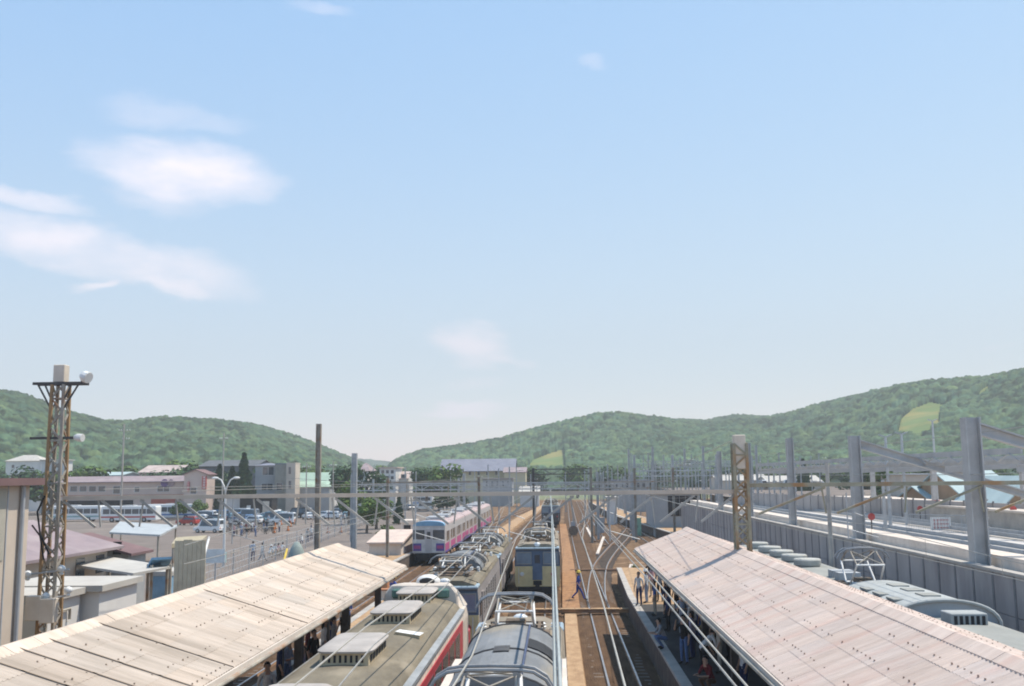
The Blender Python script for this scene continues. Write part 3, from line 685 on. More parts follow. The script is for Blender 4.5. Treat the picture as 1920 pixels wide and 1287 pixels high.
# red and cream express car
def express_car():
    x, y0, y1 = -4.57, 15.0, 35.2
    t = thing('express_car', 'red and cream express car with ribbed roof coolers and raised driver cab', 'train car', (x, y0, 0))
    X = lambda a: a+x
    def sub(mb, nm, m, par, **k):
        mb.v = [(v[0]-x, v[1]-y0, v[2]) for v in mb.v]; return mb.build(nm, m, par, False, **k)
    creamside = mat('cream_side', (.70,.60,.50), None, 2, .45)
    crim = mat('crimson_band', (.50,.07,.085), (.42,.055,.07), 2, .4)
    b = MB(); b.prof([(X(-1.42),.9),(X(1.42),.9),(X(1.46),1.1),(X(1.46),2.8),(X(1.4),3.1),(X(-1.4),3.1),(X(-1.46),2.8),(X(-1.46),1.1)], y0, y1)
    body = b.build('body', creamside, t, True)
    for s in (-1, 1):
        b = MB(); b.box(X(s*1.467-.012), y0+.1, 1.7, X(s*1.467+.012), y1-2.2, 2.9); band = sub(b, 'window_band', crim, body)
        b = MB(); b.box(X(s*1.467-.012), y0+.1, .95, X(s*1.467+.012), y1-1.0, 1.2); sub(b, 'skirt_band', crim, body)
        k = 0; yy = y0+.6
        while yy < y1-4:
            b = MB(); b.box(X(s*1.472-.014), yy, 1.85, X(s*1.472+.014), yy+1.4, 2.7); sub(b, 'window', glass, body)
            yy += 1.66
        b = MB(); b.prof([(X(s*q), z) for q, z in ((1.23,3.1),(1.47,3.08),(1.47,3.17),(1.23,3.22))], y0, y1-1.5)
        sub(b, 'gutter', greytrim, body)
    a = [(1.33*math.cos(q), 3.1+.46*math.sin(q)**.8) for q in [math.pi*k/16 for k in range(17)]]
    b = MB(); b.prof([(X(p), z) for p, z in a], y0, y1-1.5); rf = b.build('roof', roofbrown, t, True, smooth='auto')
    # coolers
    def cooler(xc, ya, w, L):
        b = MB(); prof = [(-w/2,3.50),(w/2,3.50),(w/2,3.72),(w/2-.02,3.8),(-w/2+.02,3.8),(-w/2,3.72)]
        b.prof([(xc+p, z) for p, z in prof], ya, ya+L); c = b.build('cooler', hoodcream, t, True)
        b = MB(); n = 12; top = []
        for zz, g_ in ((3.80,.09),(3.84,.10),(3.88,.04),(3.90,-.1)):
            ring = []
            for k in range(32):
                an = 2*math.pi*k/32; ex = .28
                cx = math.copysign(abs(math.cos(an))**ex, math.cos(an)); cy = math.copysign(abs(math.sin(an))**ex, math.sin(an))
                ring.append((xc+(w/2+g_)*cx, ya+L/2+(L/2+g_)*cy, zz))
            top.append(ring)
        b.add([p for r_ in top for p in r_], [(i*32+k, i*32+(k+1) % 32, (i+1)*32+(k+1) % 32, (i+1)*32+k) for i in range(3) for k in range(32)]+[tuple(range(96,128)), tuple(range(32))[::-1]])
        sub(b, 'cover', hood, c, smooth='auto')
        b = MB(); n = 8
        for k in range(n): b.box(xc-w/2+.06+k*(w-.1)/n, ya-.015, 3.6, xc-w/2+.06+k*(w-.1)/n+.05, ya+.02, 3.75)
        for s in (-1, 1):
            for k in range(6): b.box(xc+s*w/2-.015, ya+.2+k*L/6.5, 3.58, xc+s*w/2+.015, ya+.2+k*L/6.5+.22, 3.72)
        sub(b, 'grille', black, c)
    p = P(640,1252,z=3.5); cooler(x-.02, p.y, 1.05, 2.25)
    p = P(716,1173,z=3.5); cooler(x-.02, p.y, 1.05, 2.35)
    p = P(772,1133,z=3.5); cooler(x-.02, p.y, 1.05, 1.7)
    cooler(x-.02, 16.0, 1.05, 2.2)
    p = P(764,1199,z=3.42)
    b = MB(); w = .3
    b.add([(p.x-w,p.y,3.38),(p.x+w,p.y,3.25),(p.x+w,p.y+.75,3.25),(p.x-w,p.y+.75,3.38),(p.x-w-.02,p.y-.05,3.62),(p.x+w+.02,p.y-.05,3.52),(p.x+w+.02,p.y+.8,3.46),(p.x-w-.02,p.y+.8,3.55)],
          [(0,3,2,1),(4,5,6,7),(0,1,5,4),(1,2,6,5),(2,3,7,6),(3,0,4,7)]); b.m[1] = 1; v_ = b.build('roof_vent', [hoodcream, white], t, True)
    b = MB(); b.box(p.x-w+.05,p.y-.03,3.4,p.x+.02,p.y+.02,3.52); sub(b, 'vent_mouth', black, v_)
    # raised driver's cab at the far end, its back wall towards us
    b = MB(); ya, yb = y1-1.5, y1+.9
    lo = [(-1.36,3.05),(1.36,3.05)]; 
    A = [(X(-1.3),ya,3.0),(X(1.3),ya,3.0),(X(1.2),ya+.05,3.7),(X(.98),ya+.1,3.97),(X(-.98),ya+.1,3.97),(X(-1.2),ya+.05,3.7)]
    B = [(X(-1.38),yb,3.0),(X(1.38),yb,3.0),(X(1.05),yb-.5,3.6),(X(.8),yb-.8,3.88),(X(-.8),yb-.8,3.88),(X(-1.05),yb-.5,3.6)]
    b.add(A+B, [(5,4,3,2,1,0),(6,7,8,9,10,11)]+[(k,(k+1) % 6,6+(k+1) % 6,6+k) for k in range(6)]); cab = b.build('driver_cab', creamside, t, True, bevel=.05)
    for s in (-1, 1):
        b = MB(); b.box(X(s*.74-.22), ya-.02, 3.52, X(s*.74+.22), ya+.1, 3.84); sub(b, 'cab_window', mat('green_glass', (.16,.27,.22), None, 2, .15), cab, bevel=.08)
    b = MB(); b.ball((X(.1), yb-1.1, 3.95), .42, 14, 8, sc=(1.0,.9,.55)); sub(b, 'headlight_dome', white, cab, smooth=True)
    b = MB(); b.ball((X(.1), yb-1.46, 3.98), .21, 12, 6, sc=(1.3,.35,.6)); sub(b, 'dome_opening', black, cab)
    b = MB(); b.prof([(X(-1.42),.9),(X(1.42),.9),(X(1.46),1.1),(X(1.46),2.4),(X(-1.46),2.4),(X(-1.46),1.1)], y1+.001, y1+.9); b.build('nose', crim, t, True, bevel=.2)
    for k in range(3):
        b = MB(); b.ball((X(-.9), y1-4.3+k*.3, 3.5), .13, 8, 5); sub(b, 'horn', darksteel, rf)
    bogies(t, x, [y0+3, y1-3])
express_car()

# commuter train, left
def commuter(label, x, y0, L, front):
    t = thing('commuter_car', label, 'train car', (x, y0, 0), 'white commuter train cars')
    X = lambda a: a+x
    silver = mat('silver_side', (.50,.47,.46), (.42,.39,.38), 1, .45, .15)
    facew = mat('face_white', (.66,.63,.60), None, 2, .5); pinkb = mat('magenta_band', (.48,.09,.25), None, 2, .5); purp = mat('purple_band', (.14,.10,.34), None, 2, .5)
    skyroof = mat('pale_blue_roof', (.22,.40,.56), (.17,.32,.46), 1.5, .6); warmroof = mat('dusty_roof', (.46,.36,.35), (.37,.29,.28), 1.2, .8, stretch=(1,.4,1))
    def sub(mb, nm, m, par, **k):
        mb.v = [(v[0]-x, v[1]-y0, v[2]) for v in mb.v]; return mb.build(nm, m, par, False, **k)
    b = MB(); b.prof([(X(p), z) for p, z in body_profile(1.42,.9,3.3)], y0, y0+L); body = b.build('body', silver, t, True)
    a = [(1.37*math.cos(q), 3.3+.38*math.sin(q)**.8) for q in [math.pi*k/12 for k in range(13)]]
    b = MB(); b.prof([(X(p), z) for p, z in a], y0+(.9 if front else 0), y0+L); b.build('roof', warmroof, t, True)
    for s in (-1, 1):
        sub(MB().box(X(s*1.43-.012), y0+.2, 1.15, X(s*1.43+.012), y0+L-.1, 1.75), 'magenta_stripe', pinkb, body)
        sub(MB().box(X(s*1.43-.011), y0+.2, .95, X(s*1.43+.011), y0+L-.1, 1.1), 'purple_stripe', purp, body)
        for k in range(7): sub(MB().box(X(s*1.432-.014), y0+1.4+k*2.6, 1.95, X(s*1.432+.014), y0+3.2+k*2.6, 2.75), 'window', glass, body)
        for k in range(3): sub(MB().box(X(s*1.436-.016), y0+3.35+k*5.6, 1.05, X(s*1.436+.016), y0+4.5+k*5.6, 2.8), 'door', silver, body)
    for k in range(3):
        b = MB(); b.box(X(-.75), y0+3.5+k*5.6, 3.6, X(.75), y0+6+k*5.6, 3.95); b.build('cooler', greypaint, t, True, bevel=.06)
    if front:
        b = MB(); b.prof([(X(-1.42),1.0),(X(1.42),1.0),(X(1.42),3.28),(X(-1.42),3.28)], y0-.08, y0-.001); f_ = b.build('front', facew, t, True)
        for s in (-1, 1):
            sub(MB().box(X(s*.86-.5), y0-.1, 2.15, X(s*.86+.5), y0-.03, 2.95), 'windscreen', glass, f_)
            sub(MB().box(X(s*1.0-.36), y0-.1, 1.15, X(s*1.0+.36), y0-.03, 1.8), 'corner_panel', purp, f_)
            sub(MB().box(X(s*1.0-.28), y0-.12, 1.35, X(s*1.0+.28), y0-.05, 1.62), 'light_cluster', pinkb, f_)
        d_ = sub(MB().box(X(-.3), y0-.1, 1.1, X(.3), y0-.03, 3.0), 'gangway_door', silver, f_)
        sub(MB().box(X(-.15), y0-.12, 2.2, X(.15), y0-.04, 2.8), 'door_window', glass, f_)
        a = [(1.38*math.cos(q), 3.3+.42*math.sin(q)**.7) for q in [math.pi*k/12 for k in range(13)]]
        b = MB(); b.prof([(X(p), z) for p, z in a], y0-.12, y0+.899); b.build('front_hood', skyroof, t, True)
        b = MB(); b.box(X(-1.2), y0-.1, .35, X(1.2), y0+.3, .95); b.box(X(-.15),y0-.6,.7,X(.15),y0-.1,.95); b.build('skirt', black, t, True)
        pantograph_in(t, x, y0, 0, 13.5, 3.6, .75)
    bogies(t, x, [y0+3, y0+L-3])
commuter('white fronted commuter car with magenta and purple corners leading its train', -11.2, 88, 19.6, True)
commuter('second commuter car behind the white fronted leading car', -11.2, 108, 19.6, False)
commuter('third and rearmost visible commuter car far down the left track', -11.1, 128, 19.6, False)

# train behind the right platform
def dome_car():
    x, y0, y1 = 10.75, 17, 36.2
    t = thing('railcar', 'pale grey railcar with arched roof section and two louvred roof boxes', 'train car', (x, y0, 0))
    X = lambda a: a+x
    pr = mat('pale_roof', (.335,.33,.30), (.25,.25,.23), 1.0, .9, spec=.2, stretch=(1,.4,1)); dm = mat('arched_roof', (.40,.41,.395), (.30,.31,.30), 1.2, .8, spec=.25)
    def sub(mb, nm, m, par, **k):
        mb.v = [(v[0]-x, v[1]-y0, v[2]) for v in mb.v]; return mb.build(nm, m, par, False, **k)
    b = MB(); b.prof([(X(p), z) for p, z in body_profile(1.43,.9,3.15)], y0, y1); body = b.build('body', sidegrey, t, True)
    for s in (-1, 1):
        for k in range(9): sub(MB().box(X(s*1.437-.014), y0+1+k*2, 1.9, X(s*1.437+.014), y0+2.4+k*2, 2.65), 'window', glass, body)
    a = [(1.41*math.cos(q), 3.15+.35*math.sin(q)**.7) for q in [math.pi*k/14 for k in range(15)]]
    b = MB(); b.prof([(X(p), z) for p, z in a], y0, y1); rf = b.build('roof', pr, t, True, smooth='auto')
    a = [(1.5*math.cos(q), 3.16+.78*math.sin(q)**.75) for q in [math.pi*k/18 for k in range(19)]]
    b = MB(); b.prof([(X(p), z) for p, z in a], 29.0, 34.6, 0, False)
    b.add([(X(p), 29.05, z) for p, z in a], [tuple(range(19))[::-1]], 1); b.add([(X(p), 34.55, z) for p, z in a], [tuple(range(19))], 1)
    a2 = [((p)*1.02, 3.16+(z-3.16)*1.02) for p, z in a]
    ar = b.build('arched_roof', [dm, greypaint], t, True, smooth='auto')
    b = MB(); b.path([(X(p), 28.98, z) for p, z in a2], .05, 6); sub(b, 'arch_rim', dm, ar)
    for k in range(3):
        b = MB(); b.box(X(-1.05+.0), 30.0+k*1.3, 3.8, X(-.65), 30.7+k*1.3, 3.86); sub(b, 'roof_panel', pr, ar); b = MB(); b.box(X(-.2), 30.0+k*1.3, 3.93, X(.3), 30.7+k*1.3, 3.97); sub(b, 'roof_panel', pr, ar)
    for px_, py_ in ((1790,1150),(1832,1175)):
        p = P(px_, py_, z=3.45); xx = 10.85
        b = MB(); b.box(xx-.48, p.y, 3.4, xx+.48, p.y+.75, 3.78); bx = b.build('louvre_box', dm, t, True, bevel=.02)
        b = MB()
        for k in range(6): b.box(xx-.40+k*.145, p.y-.012, 3.47, xx-.40+k*.145+.085, p.y+.03, 3.72)
        sub(b, 'louvre', black, bx)
    pantograph_in(t, x, y0, -.25, 35.6-y0, 3.5, 1.4, 1.35)
    rnd = random.Random(4)
    for k in range(14): xx = rnd.uniform(-1.1,1.1); yy = 35.2+rnd.uniform(-1.0,.9); b = MB(); b.box(X(xx-.12), yy-.12, 3.35, X(xx+.12), yy+.12, 3.6+.15*rnd.random()); b.build('equipment_box', grime, t, True)
    bogies(t, x, [y0+3, y1-3])
    y0, y1 = 37.4, 57
    t = thing('railcar', 'grey roofed railcar carrying a row of round drum ventilators', 'train car', (x, y0, 0))
    b = MB(); b.prof([(X(p), z) for p, z in body_profile(1.43,.9,3.2)], y0, y1); body = b.build('body', sidegrey, t, True)
    a = [(1.41*math.cos(q), 3.2+.4*math.sin(q)**.7) for q in [math.pi*k/14 for k in range(15)]]
    b = MB(); b.prof([(X(p), z) for p, z in a], y0, y1); b.build('roof', pr, t, True, smooth='auto')
    drum = mat('drum_ventilator', (.46,.45,.41), (.38,.37,.33), 2, .7)
    for (px_, py_) in ((1514,1062),(1489,1050),(1465,1040),(1443,1031),(1420,1024)):
        p = P(px_, py_, X=10.6); 
        b = MB(); b.lathe([(.5,0),(.5,.12),(.56,.16),(.57,.36),(.53,.41),(.1,.44)], (10.6, p.y, 3.5), 22); b.build('ventilator', drum, t, True, smooth='auto')
    for k in range(2):
        b = MB(); b.box(X(-.4), 38.0+k*.9, 3.5, X(.4), 38.6+k*.9, 3.85); b.build('roof_box', greypaint, t, True)
    for s in (-1, 1):
        for k in range(9): sub(MB().box(X(s*1.437-.014), y0+1+k*2, 1.9, X(s*1.437+.014), y0+2.4+k*2, 2.65), 'window', glass, body)
    bogies(t, x, [y0+3, y1-3])
dome_car()
# ---------------------------------------------------------------- masts, gantries, wires
def lattice(b, x, y, z0, z1, w, w1=None, step=None, leg=.07, lace=.045, mi=0, mi2=None):
    """four angle legs with zigzag lacing on all sides"""
    w1 = w1 or w; mi2 = mi if mi2 is None else mi2; step = step or w*1.15; n = max(2, int((z1-z0)/step))
    def c(k, z):
        ww = (w+(w1-w)*(z-z0)/(z1-z0))/2; sx, sy = ((-1,-1),(1,-1),(1,1),(-1,1))[k]; return Vector((x+sx*ww, y+sy*ww, z))
    for k in range(4): b.bar(c(k,z0), c(k,z1), leg, leg, mi if k % 2 else mi2)
    for i in range(n):
        za, zb = z0+(z1-z0)*i/n, z0+(z1-z0)*(i+1)/n
        for k in range(4):
            p, q = (k, (k+1) % 4) if i % 2 else ((k+1) % 4, k)
            b.bar(c(p,za), c(q,zb), lace*.7, lace*.7, mi)
        if i % 3 == 0:
            for k in range(4): b.bar(c(k,za), c((k+1) % 4,za), lace*.7, lace*.7, mi)
olive = mat('olive_steel', (.36,.33,.24), (.24,.215,.155), 1.5, .75, spots=((.33,.17,.07), 1.0, .52, .8))
orangerust = mat('orange_rust', (.37,.235,.115), (.25,.16,.09), 2.5, .85)
GY = 36.0
LX = P(104, 930, Y=GY).x; RX = P(1389, 918, Y=GY).x
# left tall mast
t = thing('lattice_mast', 'tall rusty lattice mast with cross arms and floodlight left of the canopy', 'mast', (LX, GY, -.3))
zt = P(116, 722, Y=GY).z
b = MB(); lattice(b, LX, GY, -.3, zt, .60, .44, .5, .1, .075, 0, 1); b.build('lattice', [oldsteel, orangerust], t, True)
z = P(116, 720, Y=GY).z; b = MB(); b.bar((LX-.95,GY-.2,z),(LX+.95,GY-.2,z),.09,.1); b.bar((LX-.95,GY+.2,z),(LX+.95,GY+.2,z),.09,.1)
for s in (-1,1):
    for q in (.5,.75): b.bar((LX+s*.2,GY-.2,z-1.0*q/.75),(LX+s*q*1.05,GY-.2,z),.05,.05)
b.build('cross_arm', darksteel, t, True)
b = MB(); b.box(LX-.22,GY-.2,z+.05,LX+.2,GY+.2,P(116,685,Y=GY).z); b.build('top_box', cream, t, True, bevel=.02)
def flood(t, p, r=.17, d=(1,-.3,-.35)):
    d = Vector(d).normalized(); p = Vector(p); b = MB()
    b.tube(p, p+d*.12, r*.6, 12, r*.95); b.tube(p+d*.12, p+d*.3, r*.95, 12, r); b.tube(p+d*.3, p+d*.33, r*.92, 12)
    f = b.build('floodlight', white, t, True); return f
flood(t, (LX+.88,GY-.2,z+.28), .22); b = MB(); b.bar((LX+.86,GY-.2,z),(LX+.9,GY-.2,z+.3),.04); b.build('lamp_bracket', darksteel, t, True)
z = P(110, 822, Y=GY).z; b = MB(); b.bar((LX-.95,GY-.2,z),(LX+.8,GY-.2,z),.09,.09); b.build('cross_arm', darksteel, t, True)
flood(t, (LX+.72,GY-.2,z+.02), .15, (1,-.2,-.1))
b = MB()
for (px, py) in ((62,718),): pass
b.path([P(84,930,Y=35.6),P(70,960,Y=35.6),P(75,1000,Y=35.6),P(92,1040,Y=35.6)], .035, 6); b.path([P(60,985,Y=35.5),P(75,1005,Y=35.5),P(82,1050,Y=35.6)],.03,6); b.build('cable', black, t, True)
for (px, py) in ((66,1140),(92,1145)):
    p = P(px, py, Y=GY-.5); b = MB(); b.box(p.x-.27,p.y-.2,p.z-.42,p.x+.25,p.y+.15,p.z+.42); c = b.build('control_cabinet', cream, t, True, bevel=.02)
for (px, py) in ((52,1077),(115,1067),(86,1118),(128,1107)):
    p = P(px, py, Y=GY-.3); b = MB(); b.lathe([(.05,-.22),(.1,-.16),(.05,-.12),(.12,-.08),(.15,0),(.12,.08),(.04,.13)], p, 12); b.build('insulator', porcelain, t, True, smooth=True)
b = MB(); b.tube(P(-4,1085,Y=GY-.3),P(130,1068,Y=GY-.3),.035,6); b.tube(P(30,1135,Y=GY-.3),P(125,1117,Y=GY-.3),.035,6); b.build('insulator_arm', greypaint, t, True)

# right mast on the canopy ridge
t = thing('lattice_mast', 'rusty lattice mast with pale capped top rising through the right canopy', 'mast', (RX, GY, .9))
zt = P(1386, 832, Y=GY).z
b = MB(); lattice(b, RX, GY, .9, zt, .46, .44, .4, .1, .085); b.build('lattice', olive, t, True)
b = MB(); b.box(RX-.2,GY-.2,zt-.9,RX+.2,GY+.2,P(1386,816,Y=GY).z); b.build('top_box', cream, t, True, bevel=.02)
b = MB(); b.bar((RX-.3,GY,zt+.0),(RX+.3,GY,zt+.0),.05); b.build('cross_arm', oldsteel, t, True)

# the beam across all tracks, carried by both masts
def truss(label, x0, x1, y, z, drop, n, sw, name='catenary_gantry', m=oldsteel, top=None, split=.62, group=None, hang=True, posts=(), depth=.0, chord=True):
    t = thing(name, label, 'gantry', ((x0+x1)/2, y, 0), group)
    b = MB(); b.bar((x0,y,z),(x1,y,z),.15,.14); b.build('beam', top or m, t, True)
    st = (x1-x0)/n; c = x0+(x1-x0)*split
    for k in range(n):
        b = MB(); xa = x0+k*st; s = 1 if xa < c else -1
        xs = xa if s > 0 else xa+st
        b.bar((xs,y,z-.1),(xs+s*st*.86,y,z-drop),sw,sw); b.build('diagonal_strut', m, t, True)
    for k in range(1, n): b = MB(); b.bar((x0+k*st-.12*(1 if k % 2 else -1),y,z-.09),(x0+k*st,y,z-drop),.05); b.build('hanger', m, t, True)
    if chord: b = MB(); b.bar((x0,y,z-drop),(x1,y,z-drop),.05); b.build('lower_chord', m, t, True)
    for (px_, w, zt) in posts:
        b = MB(); lattice(b, px_, y, -.2, zt, w, w*.9, w*1.1, .07, .05); b.build('lattice_post', m, t, True)
    return t
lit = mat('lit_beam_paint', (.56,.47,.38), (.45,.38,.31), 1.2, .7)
zb = P(760, 928, Y=GY).z
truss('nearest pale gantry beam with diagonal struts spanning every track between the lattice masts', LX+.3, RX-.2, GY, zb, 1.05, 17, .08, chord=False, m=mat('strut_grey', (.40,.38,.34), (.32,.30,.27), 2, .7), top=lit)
XE = P(1990, 903, Y=GY).x
truss('gantry beam running right from the canopy mast past the viaduct columns', RX+.22, XE, GY, P(1640,908,Y=GY).z, 1.0, 4, .08, m=olive, split=.0, chord=False)

def pole(label, px, ytop, Y, w, m, name='catenary_pole', cat='pole', group=None, kind='tube', arms=(), z0=-.2, base_px=None):
    p = P(px, ytop, Y=Y); x = p.x; zt = p.z
    t = thing(name, label, cat, (x, Y, z0), group)
    b = MB()
    if kind == 'tube': b.tube((x,Y,z0),(x,Y,zt), w/2, 10, w*.36)
    elif kind == 'lattice': lattice(b, x, Y, z0, zt, w, w*.8, w*1.0, w*.36, w*.26)
    else:
        b.box(x-w/2,Y-.02,z0,x+w/2,Y+.02,zt); b.box(x-w/2,Y-w/2,z0,x-w/2+.03,Y+w/2,zt); b.box(x+w/2-.03,Y-w/2,z0,x+w/2,Y+w/2,zt)
    b.build('shaft', m, t, True)
    for (dz, l, r_) in arms:
        b = MB(); b.bar((x-l,Y,zt-dz),(x+r_,Y,zt-dz),.08); b.build('cross_arm', oldsteel, t, True)
        for q in (-l*.9,-l*.5,r_*.5,r_*.9): b = MB(); b.lathe([(.05,0),(.09,.06),(.05,.1),(.09,.15),(.04,.22)], (x+q,Y,zt-dz+.04), 6); b.build('insulator', porcelain, t, True)
    return t
pole('weathered brown steel mast standing behind the seated people on the forecourt edge', 598, 795, 70, .34, oldsteel, 'steel_mast', 'mast', kind='h')
pole('grey steel mast with white top left of the canopy end', 665, 850, 96, .5, steel, kind='h', arms=())
pole('tall concrete utility pole in front of the long beige shop building', 233, 795, 165, .36, concrete, 'utility_pole', arms=((1.2,.9,1.1),(2.6,.2,1.0)))
pole('slim distant utility pole behind the twin arm street lamp', 420, 812, 160, .28, concrete, 'utility_pole', arms=((1.0,.7,.7),))
pole('slim grey pole between the rusty mast and the green roofed building', 575, 868, 170, .26, concrete, 'utility_pole', arms=((.8,.7,.7),))
pole('white topped utility pole above the parked row by the green roof', 625, 866, 190, .26, concrete, 'utility_pole', arms=((.8,.7,.7),))
pole('weathered concrete pole between the railcar roofs and the viaduct wall', 1550, 868, 47, .24, concrete)
# gantries further out
def frame(label, xs, Y, ztop_px, w, m=steel, group='grey catenary portals down the yard', zb=None, dbl=True, over=1.2):
    xs = [P(p, 900, Y=Y).x for p in xs]
    zt = P(1043, ztop_px, Y=Y).z
    t = thing('catenary_portal', label, 'gantry', ((xs[0]+xs[-1])/2, Y, -.2), group)
    for x in xs:
        b = MB(); b.box(x-w/2,Y-.02,-.2,x+w/2,Y+.02,zt+over); b.box(x-w/2,Y-w/2,-.2,x-w/2+.05,Y+w/2,zt+over); b.box(x+w/2-.05,Y-w/2,-.2,x+w/2,Y+w/2,zt+over); b.build('post', m, t, True)
    b = MB(); h = .75 if dbl else .25
    b.bar((xs[0],Y,zt),(xs[-1],Y,zt),.12,.14); n = max(4, int((xs[-1]-xs[0])/1.4))
    if dbl:
        b.bar((xs[0],Y,zt-h),(xs[-1],Y,zt-h),.12,.12)
        for k in range(n):
            xa = xs[0]+(xs[-1]-xs[0])*k/n; xb = xs[0]+(xs[-1]-xs[0])*(k+1)/n
            b.bar((xa,Y,zt if k % 2 else zt-h),(xb,Y,zt-h if k % 2 else zt),.06)
    b.build('beam', m, t, True)
    for k in range(max(2, int((xs[-1]-xs[0])/3.5))):
        b = MB(); xx = xs[0]+1.6+k*3.5
        if xx < xs[-1]-.5: b.bar((xx,Y,zt-.1),(xx,Y,zt-1.7),.07); b.bar((xx,Y,zt-1.6),(xx+1.0,Y,zt-1.3),.05); b.tube((xx+.5,Y,zt-1.5),(xx+.75,Y,zt-1.42),.09,6); b.build('hanger', m, t, True)
frame('grey portal with lattice beam over the white commuter train', (727,898), 84, 902, .24, oldsteel, None, dbl=False, over=.4)
frame('lattice portal over the coupled locomotives in the middle distance', (660,870,1120,1185), 122, 905, .3, steel, None)
frame('dark portal over the middle tracks ahead of the green clearing', (1000,1108), 150, 880, .34, darksteel, None, over=.2)
frame('wide far portal spanning the left yard in front of the yellow hall', (700,860,1000,1170), 175, 908, .34, steel, None)
frame('grey portal right of the middle tracks before the far platform', (1108,1190,1262), 118, 905, .28, oldsteel, None, over=1.6)
frame('portal with tall posts beside the dark windowed depot', (1190,1262,1345), 142, 885, .34, steel, None, over=2.2)
frame('far right portal with posts rising against the wooded hillside', (1225,1320,1420), 170, 868, .36, steel, None, over=2.5)
frame('farthest right portal at the foot of the wooded hillside', (1180,1285,1385), 205, 872, .4, steel, None, over=3)
rnd = random.Random(21)
for k, px in enumerate([1096,1118,1131,1147,1158,1172,1183,1206,1215,1238,1250,1275,1296,1308,1331,1352,1366,1440,1460,1520,1345,1128,1060,890,935,968,845,760,1103,1125,1139,1165,1190,1199,1221,1229,1244,1259,1268,1283,1290,1303,1315,1324,1340,1360,1375,1410,1425,1450,1490,1535,1500,915,955,995,700,730,780]):
    Y = rnd.uniform(150, 235); yt = rnd.uniform(848, 878) if px > 1180 else rnd.uniform(868, 890)
    pole('slim grey yard mast among the far cluster at the foot of the hills', px, yt, Y, .2, steel, group='slim far masts across the yard', kind='h', arms=((1.2,.05,1.6),) if k % 2 else ())

# overhead wires
def wire(label, pts, r=.016, mess=.0, span=40, drops=True, m=copperw, cat='overhead wire'):
    t = thing('overhead_wire', label, cat, pts[0])
    b = MB(); b.path(pts, r, 5); b.build('contact_wire', m, t, True)
    if mess:
        b = MB(); b2 = b; P0 = []
        tot = 0; L = [Vector(p) for p in pts]
        for a, c in zip(L[:-1], L[1:]):
            ln = (c-a).length; n = max(2, int(ln/5))
            for k in range(n):
                p = a.lerp(c, k/n); s = ((p.y-GY) % 44)/44; sag = mess*(.35+.65*(2*s-1)**2)
                P0.append(p+Vector((0,0,sag)))
                b2.tube(p, p+Vector((0,0,sag)), .006, 4)
        P0.append(L[-1]+Vector((0,0,mess))); b.path(P0, r*.9, 5); b.build('messenger_wire', m, t, True)
    return t
def wpx(spec): return [tuple(P(px, py, z=z)) for px, py, z in spec]
w = [tuple(P(842,1300,z=5.05)), tuple(P(885,1230,z=5.05)), tuple(P(967,1012,z=5.05)), (-1.25,80,5.05),(-1.25,124,5.05),(-.8,200,5.05)]
brightw = mat('sunlit_wire', (.50,.46,.39), (.4,.36,.3), 3, .4, .3)
wire('pale contact wire sloping over the nearest locomotive roof', w, .014, .0, m=brightw)
w = [tuple(P(1042,1310,z=5.7)), tuple(P(1038,1132,z=5.7)), tuple(P(1034,960,z=5.7)), (-1.0,150,5.7)]
wire('thick grey feeder pair hanging above the walkway right of the locomotives', w, .021, .0, m=mat('feeder_wire', (.40,.42,.40), (.33,.35,.33), 3, .5, .2))
w2 = [tuple(P(1052,1310,z=5.75)), tuple(P(1044,1150,z=5.75)), tuple(P(1037,985,z=5.75)), (-.9,150,5.75)]
wire('thick grey feeder running just right of its twin above the walkway', w2, .019, m=MT['feeder_wire'])
w = [tuple(P(1178,1310,z=5.2)), tuple(P(1131,1132,z=5.2)), tuple(P(1092,1010,z=5.2)), (2.37,80,5.2), (2.37,124,5.2)]
wire('contact wire over the open track beside the right platform', w, .015, .0, m=brightw)
w = [tuple(P(1420,1310,z=5.3)), tuple(P(1231,1090,z=5.3)), tuple(P(1110,962,z=5.3)), (3.2,124,5.3)]
wire('pale wire stretched over the waiting passengers close to the right canopy', w, .014, m=brightw)
w = [tuple(P(1398,1310,z=5.25)), tuple(P(1222,1095,z=5.25)), tuple(P(1104,962,z=5.25)), (2.9,124,5.25)]
wire('darker wire stretched beside the pale one over the waiting passengers', w, .014)
w = [tuple(P(535,1300,z=4.95)), tuple(P(690,1173,z=4.95)), tuple(P(823,1080,z=4.95)), tuple(P(905,1010,z=4.95)), (-4.4,80,5.0),(-4.4,124,5.0)]
wire('pale contact wire running diagonally above the red express car roof', w, .014, .0, m=brightw)
w = [tuple(P(625,1300,z=4.9)), tuple(P(700,1210,z=4.9)), tuple(P(830,1105,z=4.9)), tuple(P(925,1000,z=4.9)), (-4.2,80,5.0)]
wire('thinner lower wire beside the pale one above the red express car', w, .013)
wire('contact and messenger wires over the white commuter train', [(-11.2,30,5.0),(-11.2,84,5.0),(-11.1,122,5.0),(-10.4,175,5.0)], .014, .8)
wire('contact and messenger wires over the railcar track right of the platform', [(10.7,20,5.0),(10.7,80,5.0),(10.7,118,5.0)], .012, .8)

